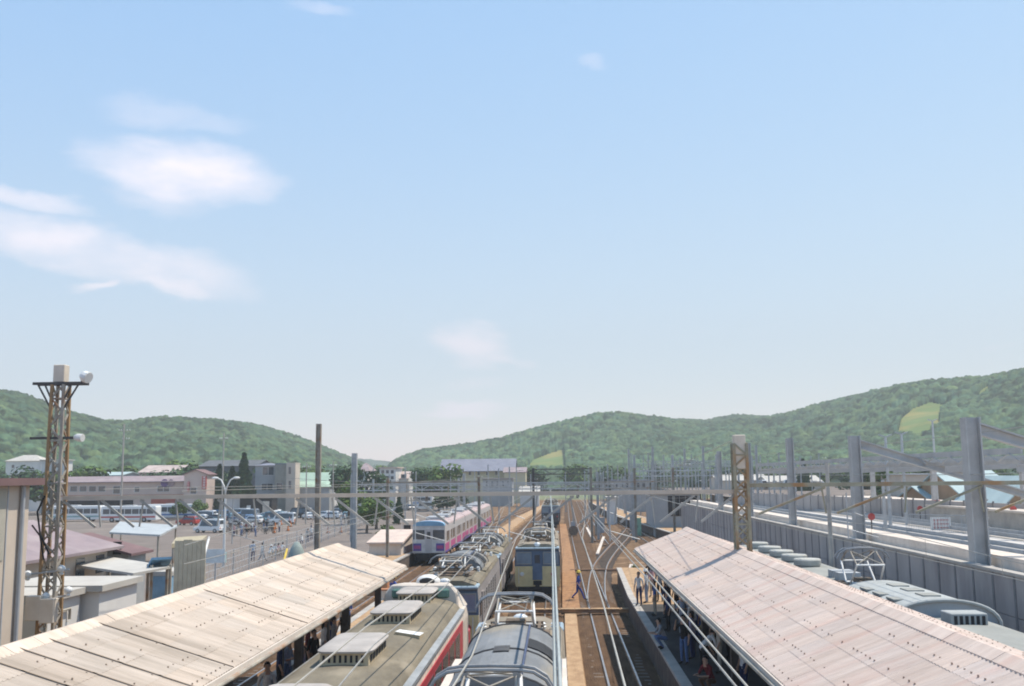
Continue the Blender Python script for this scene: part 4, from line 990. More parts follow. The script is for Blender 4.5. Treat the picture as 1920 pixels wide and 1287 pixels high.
for k, (lab, pts) in enumerate([
    ('thin wire high over the yard right of the middle tracks', [(4.6,36,6.4),(6.0,84,6.3),(7,118,6.2),(9,170,6.4)]),
    ('thin wire curving with the diverging track to the right', [(2.6,60,5.1),(4.4,90,5.1),(7.4,118,5.1),(10.5,150,5.1),(13,210,5.1)]),
    ('thin wire above the far platform edge', [(8.5,84,5.6),(9.8,142,5.6),(8.8,205,5.6)]),
    ('feeder wire strung along the viaduct columns', [(15.3,20,9.1),(15.3,36.8,8.9),(15.3,51,8.8),(15.3,65,8.9),(15.3,93,8.9)]),
    ('lower feeder wire strung along the viaduct columns', [(14.8,20,7.6),(14.8,36.8,7.4),(14.8,51,7.4),(14.8,65,7.4),(14.8,93,7.4)]),
    ('thin wire from the canopy mast top down the yard', [(RX,36,8.8),(8.2,84,7.4),(10.5,142,8.2)]),
    ('thin wire from the left gantry end along the commuter platform', [(-16.5,36,7.2),(-15.0,84,7.0),(-13,122,7.2),(-11,175,7.4)]),
    ('second thin wire beside the one along the commuter platform', [(-13.6,36,7.1),(-12.8,84,6.9),(-11.9,122,7.1),(-10,175,7.3)]),
    ('thin cross wire slung between the masts over the coupled locomotives', [(-20,72,7.6),(-10,72,6.9),(0,72,6.7),(10,72,7.4)]),
    ('thin cross wire slung far over the yard at the diverging track', [(-12,100,7.2),(-2,100,6.6),(8,100,6.6),(15,100,7.6)])]):
    wire(lab, pts, .013)
for X_, lab in ((-11.2,''),(-4.57,''),(-1.2,''),(2.37,''),(10.7,'')):
    g_ = [o for o in COL.objects if o.name.startswith('catenary_gantry')][0 if X_ < RX else 1]
    b = MB(); b.tube((X_-.5,GY,zb-.08),(X_-.5,GY,5.2),.025,6); b.tube((X_-.5,GY,5.55),(X_+.55,GY,5.25),.016,6); b.tube((X_-.5,GY,6.2),(X_+.05,GY,6.0),.016,6); b.build('registration_arm', steel, g_, True)
# ---------------------------------------------------------------- viaduct on the right
panelgrey = mat('noise_panel', (.44,.405,.385), (.335,.31,.297), .7, .95, spec=.08, stretch=(1,1,.35), bump=.1, spots=((.22,.2,.2), .4, .54, .65))
slabtop = mat('viaduct_slab', (.58,.54,.50), (.49,.46,.43), .6, .9)
VX = 14.5; DZ = 4.15
t = thing('viaduct', 'grey panelled viaduct wall and deck along the right of the railcars', 'viaduct', (VX, 15, -.3))
b = MB()
y = 14.0
while y < 118:
    for (za, zc) in ((-.3,1.3),(1.32,2.9),(2.92,DZ+.05)): b.box(VX-.06, y, za, VX+.06, y+1.52, zc)
    y += 1.58
b.build('wall_panels', panelgrey, t, True)
b = MB(); y = 14.0
while y < 118: b.bar((VX-.03,y-.03,-.3),(VX-.03,y-.03,DZ+.03),.10,.14); y += 1.58
b.build('wall_posts', mat('panel_post', (.22,.215,.22), None, 2, .7), t, True)
b = MB(); b.box(VX-.12,13.9,DZ+.06,VX+.24,118,DZ+.16); b.build('coping', concrete, t, True)
b = MB(); b.box(VX+.1,13,-.3,VX+.25,118,DZ-.2); b.box(VX+.1,13,DZ-.6,70,118,DZ); b.build('deck', slabtop, t, True)
b = MB(); b.box(15.5,15,DZ+.004,16.5,118,DZ+.42); b.build('cable_trough', paleconc, t, True)
b = MB()
for xc in (19.2, 23.6):
    for s in (-.72,.72): b.box(xc+s-.04,15,DZ+.05,xc+s+.04,118,DZ+.24)
b.build('viaduct_rail', greypaint, t, True)
b = MB()
for xc in (19.2, 23.6): b.box(xc-1.2,15,DZ+.003,xc+1.2,118,DZ+.049)
b.build('track_slab', concrete, t, True)
t = thing('viaduct_platform', 'pale new platform slab on the viaduct deck behind the steel columns', 'platform', (26.5,15,DZ))
b = MB(); b.box(26,15,DZ+.002,31,100,DZ+1.0); b.build('side_wall', concrete, t, True)
b = MB(); b.box(25.9,15,DZ+1.001,31.1,100,DZ+1.12); b.build('top_slab', paleconc, t, True)
# far parapet with posts
t = thing('parapet_wall', 'far grey panelled parapet crossing behind the viaduct deck', 'wall', (20,100,DZ))
A = P(1372,926,Y=112); Bp = P(1990,950,Y=58); A.z = Bp.z = 0
b = MB(); n = 34
for k in range(n):
    p = A.lerp(Bp, k/n); q = A.lerp(Bp, (k+.96)/n); b.bar((p.x,p.y,4.6),(q.x,q.y,4.6),.1,1.9)
b.build('wall_panels', panelgrey, t, True)
b = MB()
for k in range(n+1):
    p = A.lerp(Bp, (k-.02)/n); b.bar((p.x,p.y-.08,3.6),(p.x,p.y-.08,5.65),.1)
b.build('wall_posts', MT['panel_post'], t, True)

# canopy steelwork on the viaduct
CX = 15.0
colsteel = mat('column_steel', (.47,.46,.445), (.36,.352,.345), 1.0, .55, .15)
def vcol(label, Y, zt, w, rafter=True, group=None):
    t = thing('steel_column', label, 'steel column', (CX, Y, DZ), group)
    b = MB(); b.box(CX-w/2,Y-w/2,DZ+.01,CX-w/2+.05,Y+w/2,zt); b.box(CX+w/2-.05,Y-w/2,DZ+.01,CX+w/2,Y+w/2,zt); b.box(CX-w/2+.05,Y-.03,DZ+.01,CX+w/2-.05,Y+.03,zt); b.build('shaft', colsteel, t, True)
    b = MB(); b.box(CX-w/2-.12,Y-w/2-.12,DZ+.004,CX+w/2+.12,Y+w/2+.12,DZ+.06)
    for k in range(7): b.box(CX+w/2,Y-.1,DZ+.4+k*.32,CX+w/2+.12,Y+.1,DZ+.45+k*.32)
    b.build('bracket', colsteel, t, True)
    if rafter:
        b = MB(); x1 = CX+2.75; z1 = zt-1.05
        b.bar((CX+w/2,Y,zt-.22),(x1+5.5,Y,z1-.22-1.6),.3,.06); b.bar((CX+w/2,Y,zt-.62),(x1+5.5,Y,z1-.5-1.6),.3,.06); b.bar((CX+w/2,Y,zt-.42),(x1+5.5,Y,z1-.36-1.6),.04,.4); b.build('rafter', colsteel, t, True)
    return t
vcol('nearest thick steel column on the viaduct carrying a sloping rafter', 36.8, 9.45, .54)
vcol('second steel column on the viaduct with a sloping rafter to its right', 51, 9.35, .5)
vcol('third steel column on the viaduct standing without a rafter', 65, 9.75, .42, False)
vcol('fourth slim steel column on the viaduct just right of the lattice mast', 79, 9.9, .4, False)
vcol('farthest slim steel column at the end of the viaduct', 93, 9.6, .4, False)
t = thing('platform_canopy', 'unfinished grey steel canopy roof with rows of purlins on the viaduct', 'canopy', (26,55,DZ))
y0c, y1c = 40, 92
b = MB()
for k in range(12): xx = 18.4+k*.9; b = MB(); b.bar((xx,y0c,7.86+.0535*(xx-18.2)),(xx,y1c,7.86+.0535*(xx-18.2)),.07,.16); b.build('purlin', colsteel, t, True)
for k in range(8):
    y = y0c+.5+k*7.3; b = MB(); b.bar((18.2,y,7.6),(28.5,y,8.15),.14,.26); b.build('rafter', colsteel, t, True)
for k in range(4):
    y = y0c+7.8+k*14.6; b = MB(); b.box(28.2,y-.18,DZ+1.13,28.56,y+.18,7.95); b.build('column', colsteel, t, True)
b = MB(); b.bar((18.2,y0c,8.3),(18.2,y1c,8.3),.08,.26); b.build('edge_beam', colsteel, t, True)
b = MB()
for k in range(26): y = y0c+k*2; b.bar((18.12,y,7.9),(18.12,y+1,8.2),.04); b.bar((18.12,y+1,8.2),(18.12,y+2,7.9),.04)
b.build('edge_lattice', colsteel, t, True)
# construction lamps and signs on the viaduct
for k, (px, yt, Y, lab) in enumerate([(1660,820,62,'slim lamp mast behind the second viaduct column'),(1690,815,66,'taller slim mast between the viaduct columns'),(1748,790,90,'slim far mast with white twin lamps above the grassy clearing'),(1655,900,55,'short grey post on the viaduct deck edge')]):
    p = P(px, yt, Y=Y); t = thing('lamp_mast', lab, 'mast', (p.x, Y, DZ))
    b = MB(); b.tube((p.x,Y,DZ+.002),(p.x,Y,p.z),.11,8,.08); b.build('shaft', steel, t, True)
    if k < 3:
        b = MB()
        for s in (-1,1): b.bar((p.x,Y,p.z),(p.x+s*.4,Y,p.z+.16),.1,.07)
        b.build('lamp_arms', greypaint, t, True)
def sign(label, px, py, Y, w, h, m, z0, name='sign_board', marks=None):
    p = P(px, py, Y=Y); t = thing(name, label, 'sign', (p.x, Y, z0))
    b = MB(); b.box(p.x-w/2,Y-.02,p.z-h/2,p.x+w/2,Y+.02,p.z+h/2); bd = b.build('board', m, t, True)
    b = MB(); b.box(p.x-.03,Y+.021,z0,p.x+.03,Y+.06,p.z+h/2*.8); b.build('post', greypaint, t, True)
    if marks:
        b = MB(); marks(b, p.x, Y-.024, p.z, w, h); b.v = [(v[0]-p.x, v[1]-Y, v[2]-z0) for v in b.v]; b.build('lettering', redp, bd)
    return t
def strokes(b, x, y, z, w, h):
    r_ = random.Random(9); n = 5
    for k in range(n):
        cx = x-w*.4+w*.8*(k+.5)/n; s = w*.8/n*.38
        for q in range(3): b.box(cx-s,y,z-h*.3+q*h*.28,cx+s,y+.006,z-h*.3+q*h*.28+h*.07)
        b.box(cx-s*.2,y,z-h*.36,cx+s*.2,y+.005,z+h*.36)
sign('white board with red writing standing on the viaduct deck', 1764, 983, 60, 1.15, .8, white, DZ, marks=strokes)
sign('small red board on the viaduct deck before the parapet', 1742, 944, 75, 1.6, .45, redp, DZ)
for (px, py, Y, lab) in ((1634,969,56,'round red disc signal left of the white viaduct board'),(1900,955,60,'round red disc signal at the right end of the viaduct'),(1725,954,70,'small red disc signal under the red viaduct board')):
    p = P(px, py, Y=Y); t = thing('disc_signal', lab, 'signal', (p.x, Y, DZ))
    b = MB(); b.tube((p.x,Y-.03,p.z),(p.x,Y+.03,p.z),.19,16); b.build('disc', redp, t, True)
    b = MB(); b.tube((p.x,Y+.05,DZ+.002),(p.x,Y+.05,p.z),.035,6); b.build('post', darksteel, t, True)
for k in range(5):
    p = P(1712+k*26, 985, Y=58-k*.6); t = thing('barrier', 'pale mesh barrier panel in a row on the viaduct deck', 'barrier', (p.x,p.y,DZ), 'mesh barriers on the viaduct deck')
    b = MB(); b.bar((-.38,0,.06),(.38,0,.06),.04); b.bar((-.38,0,1.0),(.38,0,1.0),.04)
    for q in range(9): b.bar((-.38+q*.095,0,.06),(-.38+q*.095,0,1.0),.02)
    b.build('mesh_panel', greypaint, t)

# middle-distance trackside things
p = P(1075, 997, z=.5); t = thing('cable_drum', 'dark round cable drum standing between the rails of the open track', 'cable drum', (p.x, p.y, 0))
b = MB(); b.tube((0,-.35,.62),(0,.35,.62),.38,18); b.build('winding', black, t)
for s in (-1,1):
    b = MB(); b.tube((0,s*.36-.03,.62),(0,s*.36+.03,.62),.6,20); b.build('flange', oldsteel if s > 0 else grime, t)
b = MB(); b.box(-.3,-.25,1.18,.3,.25,1.75); b.bar((0,0,1.7),(0,0,2.3),.12); b.build('winch', greypaint, t)
b = MB(); b.bar((-.5,0,.06),(.5,0,.06),.2,.12); b.build('cradle', timber, t)
def relay(label, px, py, w, h, m):
    p = P(px, py, z=0); t = thing('relay_cabinet', label, 'trackside cabinet', (p.x, p.y, -.15))
    MB().box(-w/2,-.3,0,w/2,.3,h).build('case', m, t, bevel=.03); MB().box(-w/2-.05,-.36,h+.001,w/2+.05,.36,h+.06).build('lid', m, t)
    MB().box(-.03,-.33,h*.45,.03,-.301,h*.6).build('handle', darksteel, t)
relay('grey trackside cabinet paired near the diverging track', 1128, 998, .7, 2.0, greypaint)
relay('tall slim trackside cabinet beside the diverging track', 1118, 1003, .3, 2.6, oldsteel)
relay('grey green trackside cabinet before the right platform tip', 1196, 1003, .9, 2.2, greenp)
relay('grey cabinet left of the right platform tip', 1186, 992, .7, 2.1, greypaint)
for (a, c, lab) in (((1120,1040),(1132,1008),'pale plank lying on the ballast left of the diverging track'),((1100,990),(1109,1008),'pale plank lying on the ballast near the cable drum'),((1184,1060),(1178,1085),'pale kerb stone by the right platform tip')):
    p = P(*a, z=-.1); q = P(*c, z=-.1); tag(MB().bar((p.x,p.y,-.06),(q.x,q.y,-.04),.3,.1).build('plank', paleconc), lab, 'plank')
# ---------------------------------------------------------------- buildings
wallcream = mat('render_cream', (.60,.51,.42), (.52,.44,.36), .4, .9)
wallpink = mat('render_pink', (.56,.44,.38), (.48,.38,.33), .4, .9)
wallgrey = mat('render_grey', (.40,.40,.39), (.33,.33,.33), .4, .9)
wallwhite = mat('render_white', (.66,.64,.61), (.57,.55,.53), .4, .9)
wallyellow = mat('render_yellow', (.55,.50,.34), (.47,.43,.30), .3, .9)
roofbr = mat('roof_maroon', (.21,.13,.125), (.16,.10,.10), .7, .8, stretch=(1,.3,1))
roofmauve = mat('roof_mauve', (.30,.235,.24), (.24,.19,.20), .8, .8, spots=((.36,.3,.29), .3, .5, .5))
roofslate = mat('roof_slate', (.21,.215,.26), (.165,.17,.21), .5, .7)
rooflight = mat('roof_light', (.50,.47,.42), (.42,.39,.35), .8, .85, spots=((.35,.33,.30), .4, .55, .6))
roofgreen = mat('roof_green', (.34,.44,.35), (.28,.37,.29), .5, .7)
roofteal = mat('roof_teal', (.40,.48,.47), (.33,.41,.41), .4, .7)
roofpink = mat('roof_pink', (.52,.42,.38), None, .5, .8)
brownwall = mat('brown_board', (.36,.23,.14), (.28,.18,.11), .6, .9)
darkin = mat('dark_interior', (.035,.03,.03), None, 2, .9)
tealp = mat('teal_paint', (.30,.46,.46), None, 1, .6)
def bld(label, px0, px1, ytop, Y, depth, wall, roof='flat', roofm=None, wins=(), wx=None, z0=-.2, rise=1.5, cat='building', name='building', over=.35, extra=None, group=None, awning=None):
    a = P(px0, ytop, Y=Y); c = P(px1, ytop, Y=Y); x0, x1 = a.x, c.x; zt = (a.z+c.z)/2
    if wx: x0, x1, zt = wx
    t = thing(name, label, cat, ((x0+x1)/2, Y+depth/2, z0), group); roofm = roofm or roofslate
    ze = zt-(0.25 if roof == 'flat' else rise)
    b = MB(); b.box(x0,Y,z0,x1,Y+depth,ze)
    if roof == 'gable_x': b.add([(x0,Y,ze),(x0,Y+depth,ze),(x0,Y+depth/2,zt-.1),(x1,Y,ze),(x1,Y+depth,ze),(x1,Y+depth/2,zt-.1)], [(0,1,2),(3,5,4)])
    if roof == 'gable_y': m = (x0+x1)/2; b.add([(x0,Y,ze),(x1,Y,ze),(m,Y,zt-.1),(x0,Y+depth,ze),(x1,Y+depth,ze),(m,Y+depth,zt-.1)], [(0,1,2),(3,5,4)])
    w_ = b.build('wall', wall, t, True)
    b = MB(); o = over
    if roof == 'flat': b.box(x0-o,Y-o,ze+.003,x1+o,Y+depth+o,zt)
    elif roof == 'gable_x':
        sl = rise/(depth/2)*o
        b.add([(x0-o,Y-o,ze-sl),(x1+o,Y-o,ze-sl),(x1+o,Y+depth/2,zt),(x0-o,Y+depth/2,zt),(x0-o,Y+depth+o,ze-sl),(x1+o,Y+depth+o,ze-sl),
               (x0-o,Y-o,ze-sl-.15),(x1+o,Y-o,ze-sl-.15),(x1+o,Y+depth/2,zt-.15),(x0-o,Y+depth/2,zt-.15),(x0-o,Y+depth+o,ze-sl-.15),(x1+o,Y+depth+o,ze-sl-.15)],
              [(0,1,2,3),(3,2,5,4),(6,9,8,7),(9,10,11,8),(0,6,7,1),(4,5,11,10),(0,3,9,6),(3,4,10,9),(1,7,8,2),(2,8,11,5)])
    elif roof == 'gable_y':
        m = (x0+x1)/2; sl = rise/((x1-x0)/2)*o
        b.add([(x0-o,Y-o,ze-sl),(m,Y-o,zt),(x1+o,Y-o,ze-sl),(x0-o,Y+depth+o,ze-sl),(m,Y+depth+o,zt),(x1+o,Y+depth+o,ze-sl),
               (x0-o,Y-o,ze-sl-.15),(m,Y-o,zt-.15),(x1+o,Y-o,ze-sl-.15),(x0-o,Y+depth+o,ze-sl-.15),(m,Y+depth+o,zt-.15),(x1+o,Y+depth+o,ze-sl-.15)],
              [(0,1,4,3),(1,2,5,4),(6,9,10,7),(7,10,11,8),(0,6,7,1),(1,7,8,2),(3,4,10,9),(4,5,11,10),(0,3,9,6),(2,8,11,5)])
    elif roof == 'hip':
        q = min(depth/2, (x1-x0)/2-.2)
        b.add([(x0-o,Y-o,ze),(x1+o,Y-o,ze),(x1+o,Y+depth+o,ze),(x0-o,Y+depth+o,ze),(x0+q,Y+depth/2,zt),(x1-q,Y+depth/2,zt)], [(0,1,5,4),(1,2,5),(2,3,4,5),(3,0,4),(0,3,2,1)])
    b.build('roof', roofm, t, True)
    for wv in wins:
        q0 = P(wv[0], wv[3], Y=Y); q1 = P(wv[1], wv[2], Y=Y); m = wv[4] if len(wv) > 4 else glass; nm = wv[5] if len(wv) > 5 else 'window'
        b = MB(); b.box(q0.x,Y-.05,max(q0.z,z0+.02),q1.x,Y+.04,q1.z); b.v = b.v
        wo = b.build(nm, m, t, True)
        if nm == 'window' and q1.x-q0.x > .7:
            b = MB(); W = q1.x-q0.x; n = max(1, round(W/1.2))
            for k in range(n+1): xx = q0.x+W*k/n; b.box(xx-.04,Y-.08,q0.z,xx+.04,Y-.051,q1.z)
            b.box(q0.x-.04,Y-.08,q0.z-.08,q1.x+.04,Y-.051,q0.z); b.box(q0.x-.04,Y-.08,q1.z,q1.x+.04,Y-.051,q1.z+.06)
            b.v = [tuple(Vector(v)-t.location) for v in b.v]; b.build('window_frame', wallwhite, wo)
    if extra: extra(t, x0, x1, Y, ze, zt, depth)
    return t
def winrow(px0, px1, n, py0, py1, fill=.6, m=None):
    st = (px1-px0)/n; return [(px0+k*st+st*(1-fill)/2, px0+k*st+st*(1+fill)/2, py0, py1, m or glass) for k in range(n)]
# left, near: these stand along the tracks and show us their sunny right-hand walls
def ann(t, x0, x1, Y, ze, zt, d):
    for yy in (25.5, 33.2): MB().box(x1+.001,yy-.03,-.2,x1+.03,yy+.03,ze).build('joint_strip', greypaint, t, True)
    b = MB(); b.tube((x1+.1,34.0,-.2),(x1+.1,34.0,ze),.08,8); b.build('drainpipe', greypaint, t, True)
    MB().box(x1+.001,12,4.9,x1+.022,33.1,ze-.1).build('upper_panel', mat('panel_olive', (.46,.43,.36), None, .5, .9), t, True)
bld('tall cream station annex with brown roof edge beside the lattice mast', 0, 0, 897, 6, 28.6, wallcream, 'flat', roofbr, wx=(-34,-18.5,7.62), over=.35, extra=ann)
def hs(t, x0, x1, Y, ze, zt, d):
    b = MB(); b.tube((x1+.002,51.2,2.75),(x1+.12,51.2,2.75),.45,16); b.build('fan_vent', darksteel, t, True)
    for yy, m in ((54.2,glass),(56.6,glass)): MB().box(x1-.02,yy,2.3,x1+.03,yy+1,3.3).build('window', m, t, True)
    for yy in (45,53): MB().box(x1+.001,yy-.04,-.2,x1+.02,yy+.04,ze).build('joint_strip', greypaint, t, True)
bld('low cream station house under a mauve roof beyond the left lattice mast', 0, 0, 0, 41, 17, wallcream, 'gable_y', roofmauve, wx=(-36,-26.2,5.25), rise=1.35, over=.7, extra=hs)
bld('narrow maroon roofed shed beyond the mauve roofed house', 0, 0, 0, 59.5, 2.6, wallgrey, 'gable_y', roofbr, wx=(-33,-25.6,4.3), rise=1.0, wins=[(212,228,1016,1040,darkin,'doorway')])
def shed(t, x0, x1, Y, ze, zt, d):
    b = MB(); b.path([(x1+.1,38.1,1.2),(x1+.1,38.1,2.6),(x1+.1,38.9,2.6),(x1+.1,38.9,2.2)], .06, 6); b.build('vent_pipe', oldsteel, t, True)
bld('small cream utility shed with a vent pipe on its sunny wall', 0, 0, 0, 37.3, 2.6, wallwhite, 'flat', rooflight, wx=(-23,-19.05,3.3), extra=shed, over=.18, name='utility_shed', cat='shed')
bld('wider pale utility shed directly behind the one with the vent pipe', 0, 0, 0, 40.2, 3.6, wallwhite, 'flat', rooflight, wx=(-22.6,-18.4,3.35), over=.2, name='utility_shed', cat='shed')
# light corrugated shelter roof
def shelter(label, pts, z, th, m, Y0, posts, cat='shelter', name='shelter', low=.0):
    b0 = [P(px, py, z=zz) for px, py, zz in pts]; c = sum(b0, Vector())/len(b0)
    t = thing(name, label, cat, (c.x, c.y, -.2)); n = len(b0)
    b = MB(); b.add([tuple(p) for p in b0]+[(p.x,p.y,p.z-th) for p in b0], [tuple(range(n)), tuple(range(n,2*n))[::-1]]+[(k,n+k,n+(k+1) % n,(k+1) % n) for k in range(n)]); b.build('roof', m, t, True)
    for k in range(n):
        p = c+(b0[k]-c)*.92; b = MB(); b.box(p.x-.06,p.y-.06,-.2,p.x+.06,p.y+.06,c.z-th-.02); b.build('post', oldsteel, t, True)
    return t
shelter('light grey corrugated bicycle shelter roof between the sheds and the blue awning', [(118,1056,3.0),(250,1075,2.9),(322,1062,3.0),(205,1044,3.1)], 3, .12, rooflight, 50, 4)
shelter('blue ribbed awning over the stall at the forecourt fence', [(276,1062,3.0),(318,1056,3.0),(322,1044,3.5),(284,1046,3.5)], 3, .12, mat('awning_blue', (.20,.38,.55), (.15,.30,.46), 2, .8, stretch=(6,1,1)), 50, 4, name='awning', cat='awning')
bld('small blue panelled kiosk under the ribbed blue awning', 282, 322, 1072, 58, 2.5, mat('kiosk_blue', (.26,.42,.55), None, 1, .7), 'flat', rooflight, over=.05, name='kiosk', cat='kiosk')
shelter('flat pale shelter roof near the parked white van', [(205,998,3.2),(300,1003,3.2),(335,985,3.3),(225,978,3.3)], 3, .15, mat('roof_silver', (.46,.48,.48), None, 1, .5), 70, 4)
shelter('timber slatted enclosure screen beside the forecourt fence', [(322,1020,3.0),(380,1012,3.0),(388,1004,3.1),(330,1008,3.1)], 3, .3, mat('slat_tan', (.42,.36,.25), (.34,.29,.2), 2, .9), 70, 4, name='screen', cat='screen')
b = MB(); xa, xb, zt_ = P(325,1100,Y=52).x, P(384,1100,Y=52).x, P(350,1012,Y=52).z; n = 7; rnd = random.Random(2)
for k in range(n): b.box(xa+(xb-xa)*k/n,52,-.2,xa+(xb-xa)*(k+.93)/n,52.06,zt_-rnd.uniform(0,.06))
b.box(xa,52.061,1.0,xb,52.12,1.1); b.box(xa,52.061,2.4,xb,52.12,2.5)
tag(b.build('timber_fence', mat('fence_boards', (.62,.53,.38), (.5,.42,.30), 2, .9)), 'tan timber board fence standing before the forecourt kiosk', 'fence')
# forecourt fence: posts and wires along the left of the canopy
A = P(318,1098,z=1.0); B_ = P(742,958,z=.3)
t = thing('wire_fence', 'thin wire fence running along the left of the canopy to the far masts', 'fence', (A.x,A.y,-.1))
b = MB(); d = MB(); n = 30
for k in range(n+1):
    p = A.lerp(B_, k/n); b = MB(); b.bar((p.x,p.y,-.1),(p.x,p.y,2.1),.07); b.build('fence_post', steel, t, True)
for zz in (.5,1.0,1.5,2.05): d.bar((A.x,A.y,zz),(B_.x,B_.y,zz),.035)
for k in range(150):
    p = A.lerp(B_, k/150); q = A.lerp(B_, (k+1)/150); d.bar((p.x,p.y,.1),(q.x,q.y,2.0),.014); d.bar((p.x,p.y,2.0),(q.x,q.y,.1),.014)
d.build('fence_mesh', greypaint, t, True)
# white notice board, leaning props, tarpaulin bundle
sign('blank white notice board behind the fence left of the street lamp', 404, 1043, 62, 1.2, .85, white, -.1)
def leaning(lab, a, c, m, r=.06, name='leaning_pole'):
    tag(MB().tube(a, c, r, 6).build(name, m), lab, 'pole')
leaning('white pole leaning against the fence by the notice board', tuple(P(372,1085,Y=54)), tuple(P(392,1008,Y=58)), white)
leaning('yellow prop leaning at the canopy edge near the seated people', tuple(P(531,1058,Y=78)), tuple(P(538,1030,Y=80)), yellowp, .09)
p = P(556, 1050, Y=78); t = thing('tarpaulin_bundle', 'grey green tarpaulin wrapped upright bundle beside the rusty mast', 'bundle', (p.x, 78, -.1))
b = MB(); b.lathe([(.75,0),(.8,.8),(.7,1.6),(.45,2.3),(.2,2.7),(.05,2.75)], (0,0,0), 14); o = b.build('cover', mat('tarp_green', (.30,.34,.31), (.2,.24,.22), 1.5, .9, bump=.5, bscale=4), t, smooth=True)
b = MB(); b.lathe([(.79,1.0),(.79,1.06)], (0,0,0), 14); b.build('binding', timber, t)
# stair shelter on the commuter platform
bld('low pink roofed stair shelter at the near end of the commuter platform', 692, 752, 1001, 86, 14, paleconc, 'gable_x', mat('stair_roof', (.62,.50,.42), (.53,.42,.36), 1, .9), rise=.7, over=.2, name='stair_shelter', cat='shelter')
bld('concrete portal frame behind the pink roofed stair shelter', 752, 776, 976, 100, 3, paleconc, 'flat', paleconc, wins=[(757,770,985,1012,darkin,'doorway')], over=.1, name='portal_block', cat='shelter')
# town buildings left
bld('white house with small windows left on the slope behind the mast', 12, 78, 853, 254, 6, wallwhite, 'hip', rooflight, rise=1.6, wins=[(22,27,872,878)])
bld('bright white block showing right beside the lattice mast', 78, 122, 862, 239, 4, wallwhite, 'flat', rooflight, wins=winrow(84,118,3,875,884))
def sigs(t, x0, x1, Y, ze, zt, d):
    for px, r_ in ((309,.8),(321,.75)):
        p = P(px,906,Y=Y); b = MB(); b.tube((p.x,Y-.16,p.z),(p.x,Y-.06,p.z),r_,18); b.build('round_sign', mat('sign_purple', (.16,.10,.24), None, 2, .5) if px == 309 else mat('sign_mauve', (.38,.28,.30), None, 2, .5), t, True)
bld('long beige shop building with brown roof and ribbon windows', 112, 345, 893, 203, 8, wallpink, 'gable_x', roofmauve, rise=1.0, over=.6,
    wins=winrow(112,200,5,912,922,.8)+[(212,226,912,926),(252,262,914,923)]+[(295,318,912,922)]+[(112,250,938,958,darkin,'arcade'),(283,330,934,952,mat('shop_red', (.42,.11,.08), None, 1, .7),'shop_front'),(112,345,927,932,mat('fascia_rust', (.45,.2,.13), None, 1, .7),'fascia')], extra=sigs)
def redsign(t, x0, x1, Y, ze, zt, d):
    for px0, px1, py0, py1 in ((378.5,387.5,893,917),(351,355,903,922)):
        a = P(px0,py1,Y=Y-.3); c = P(px1,py0,Y=Y-.3); b = MB(); b.box(a.x,Y-.4,a.z,c.x,Y-.1,c.z); s = b.build('vertical_sign', redp, t, True)
        b = MB(); n = 5
        for k in range(n):
            zz = a.z+(c.z-a.z)*(k+.5)/n; h = (c.z-a.z)/n*.3; m = (a.x+c.x)/2; w = (c.x-a.x)*.3
            b.box(m-w,Y-.42,zz-h,m+w,Y-.401,zz-h*.5); b.box(m-w,Y-.42,zz+h*.4,m+w,Y-.401,zz+h); b.box(m-w*.2,Y-.42,zz-h*.5,m+w*.2,Y-.401,zz+h*.4)
        b.v = [tuple(Vector(v)-t.location) for v in b.v]; b.build('lettering', white, s)
bld('pink gabled shop with two vertical red signs on its front', 346, 388, 880, 200, 5, wallpink, 'gable_y', roofbr, rise=.9, wins=[(357,369,915,926)], extra=redsign)
bld('shop under a pale pink roof just behind the beige row', 262, 332, 872, 229, 12, wallpink, 'gable_x', roofpink, rise=1.6)
bld('long low teal roofed store behind the left brown roof', 165, 228, 885, 244, 12, wallgrey, 'gable_x', roofteal, rise=.8)
bld('dark slate roofed inn behind the tall conifers', 374, 480, 862, 254, 16, mat('wall_dark', (.16,.16,.17), None, .5, .9), 'gable_x', mat('roof_dark', (.13,.135,.145), None, .5, .8), rise=1.6)
bld('grey two storey house with paired windows right of the conifers', 479, 516, 868, 218, 6, wallgrey, 'hip', roofslate, rise=.6, wins=[(492,514,876,891),(490,512,907,920)])
bld('olive grey annex between the grey house and the cream tower', 516, 537, 869, 216, 5, mat('render_olive', (.40,.37,.31), None, .4, .9), 'flat', roofslate, wins=[(518,530,906,920)], over=.05)
bld('cream stair tower with two narrow windows', 537, 554, 868, 213, 4, wallcream, 'flat', wallcream, wins=[(541,545.5,876,889),(541,546,902,917)], over=.03)
bld('dark shop with black awning under the conifers', 450, 510, 930, 200, 4, darkin, 'flat', darksteel, wins=[(462,470,948,968,wallwhite,'poster'),(492,505,940,966,wallcream,'door')])
bld('white low shop left of the dark awning shop', 425, 450, 932, 203, 8, wallwhite, 'flat', rooflight)
bld('green roofed market hall behind the rusty mast', 556, 622, 886, 228, 7, wallwhite, 'gable_x', roofgreen, rise=1.7, wins=winrow(560,622,5,915,922,.5))
bld('second lower green roofed shed in front of the market hall', 560, 618, 902, 218, 5, wallgrey, 'gable_x', mat('roof_green_pale', (.42,.55,.42), None, .5, .7), rise=1.1)
bld('pale house with slate hip roof right of the white topped mast', 668, 690, 868, 210, 9, wallwhite, 'hip', roofmauve, rise=1.7, wins=[(672,682,890,897)])
bld('white and pink stepped apartment block in the middle distance', 712, 742, 876, 235, 10, wallwhite, 'flat', wallpink, wins=winrow(713,740,3,882,888)+winrow(713,740,3,893,899))
bld('pale corner house right of the stepped apartment block', 742, 764, 884, 240, 9, wallwhite, 'gable_x', roofpink, rise=1.6, wins=[(752,762,890,898)])
bld('small white house behind the forecourt trees', 652, 668, 884, 220, 8, wallwhite, 'gable_x', roofslate, rise=1.6)
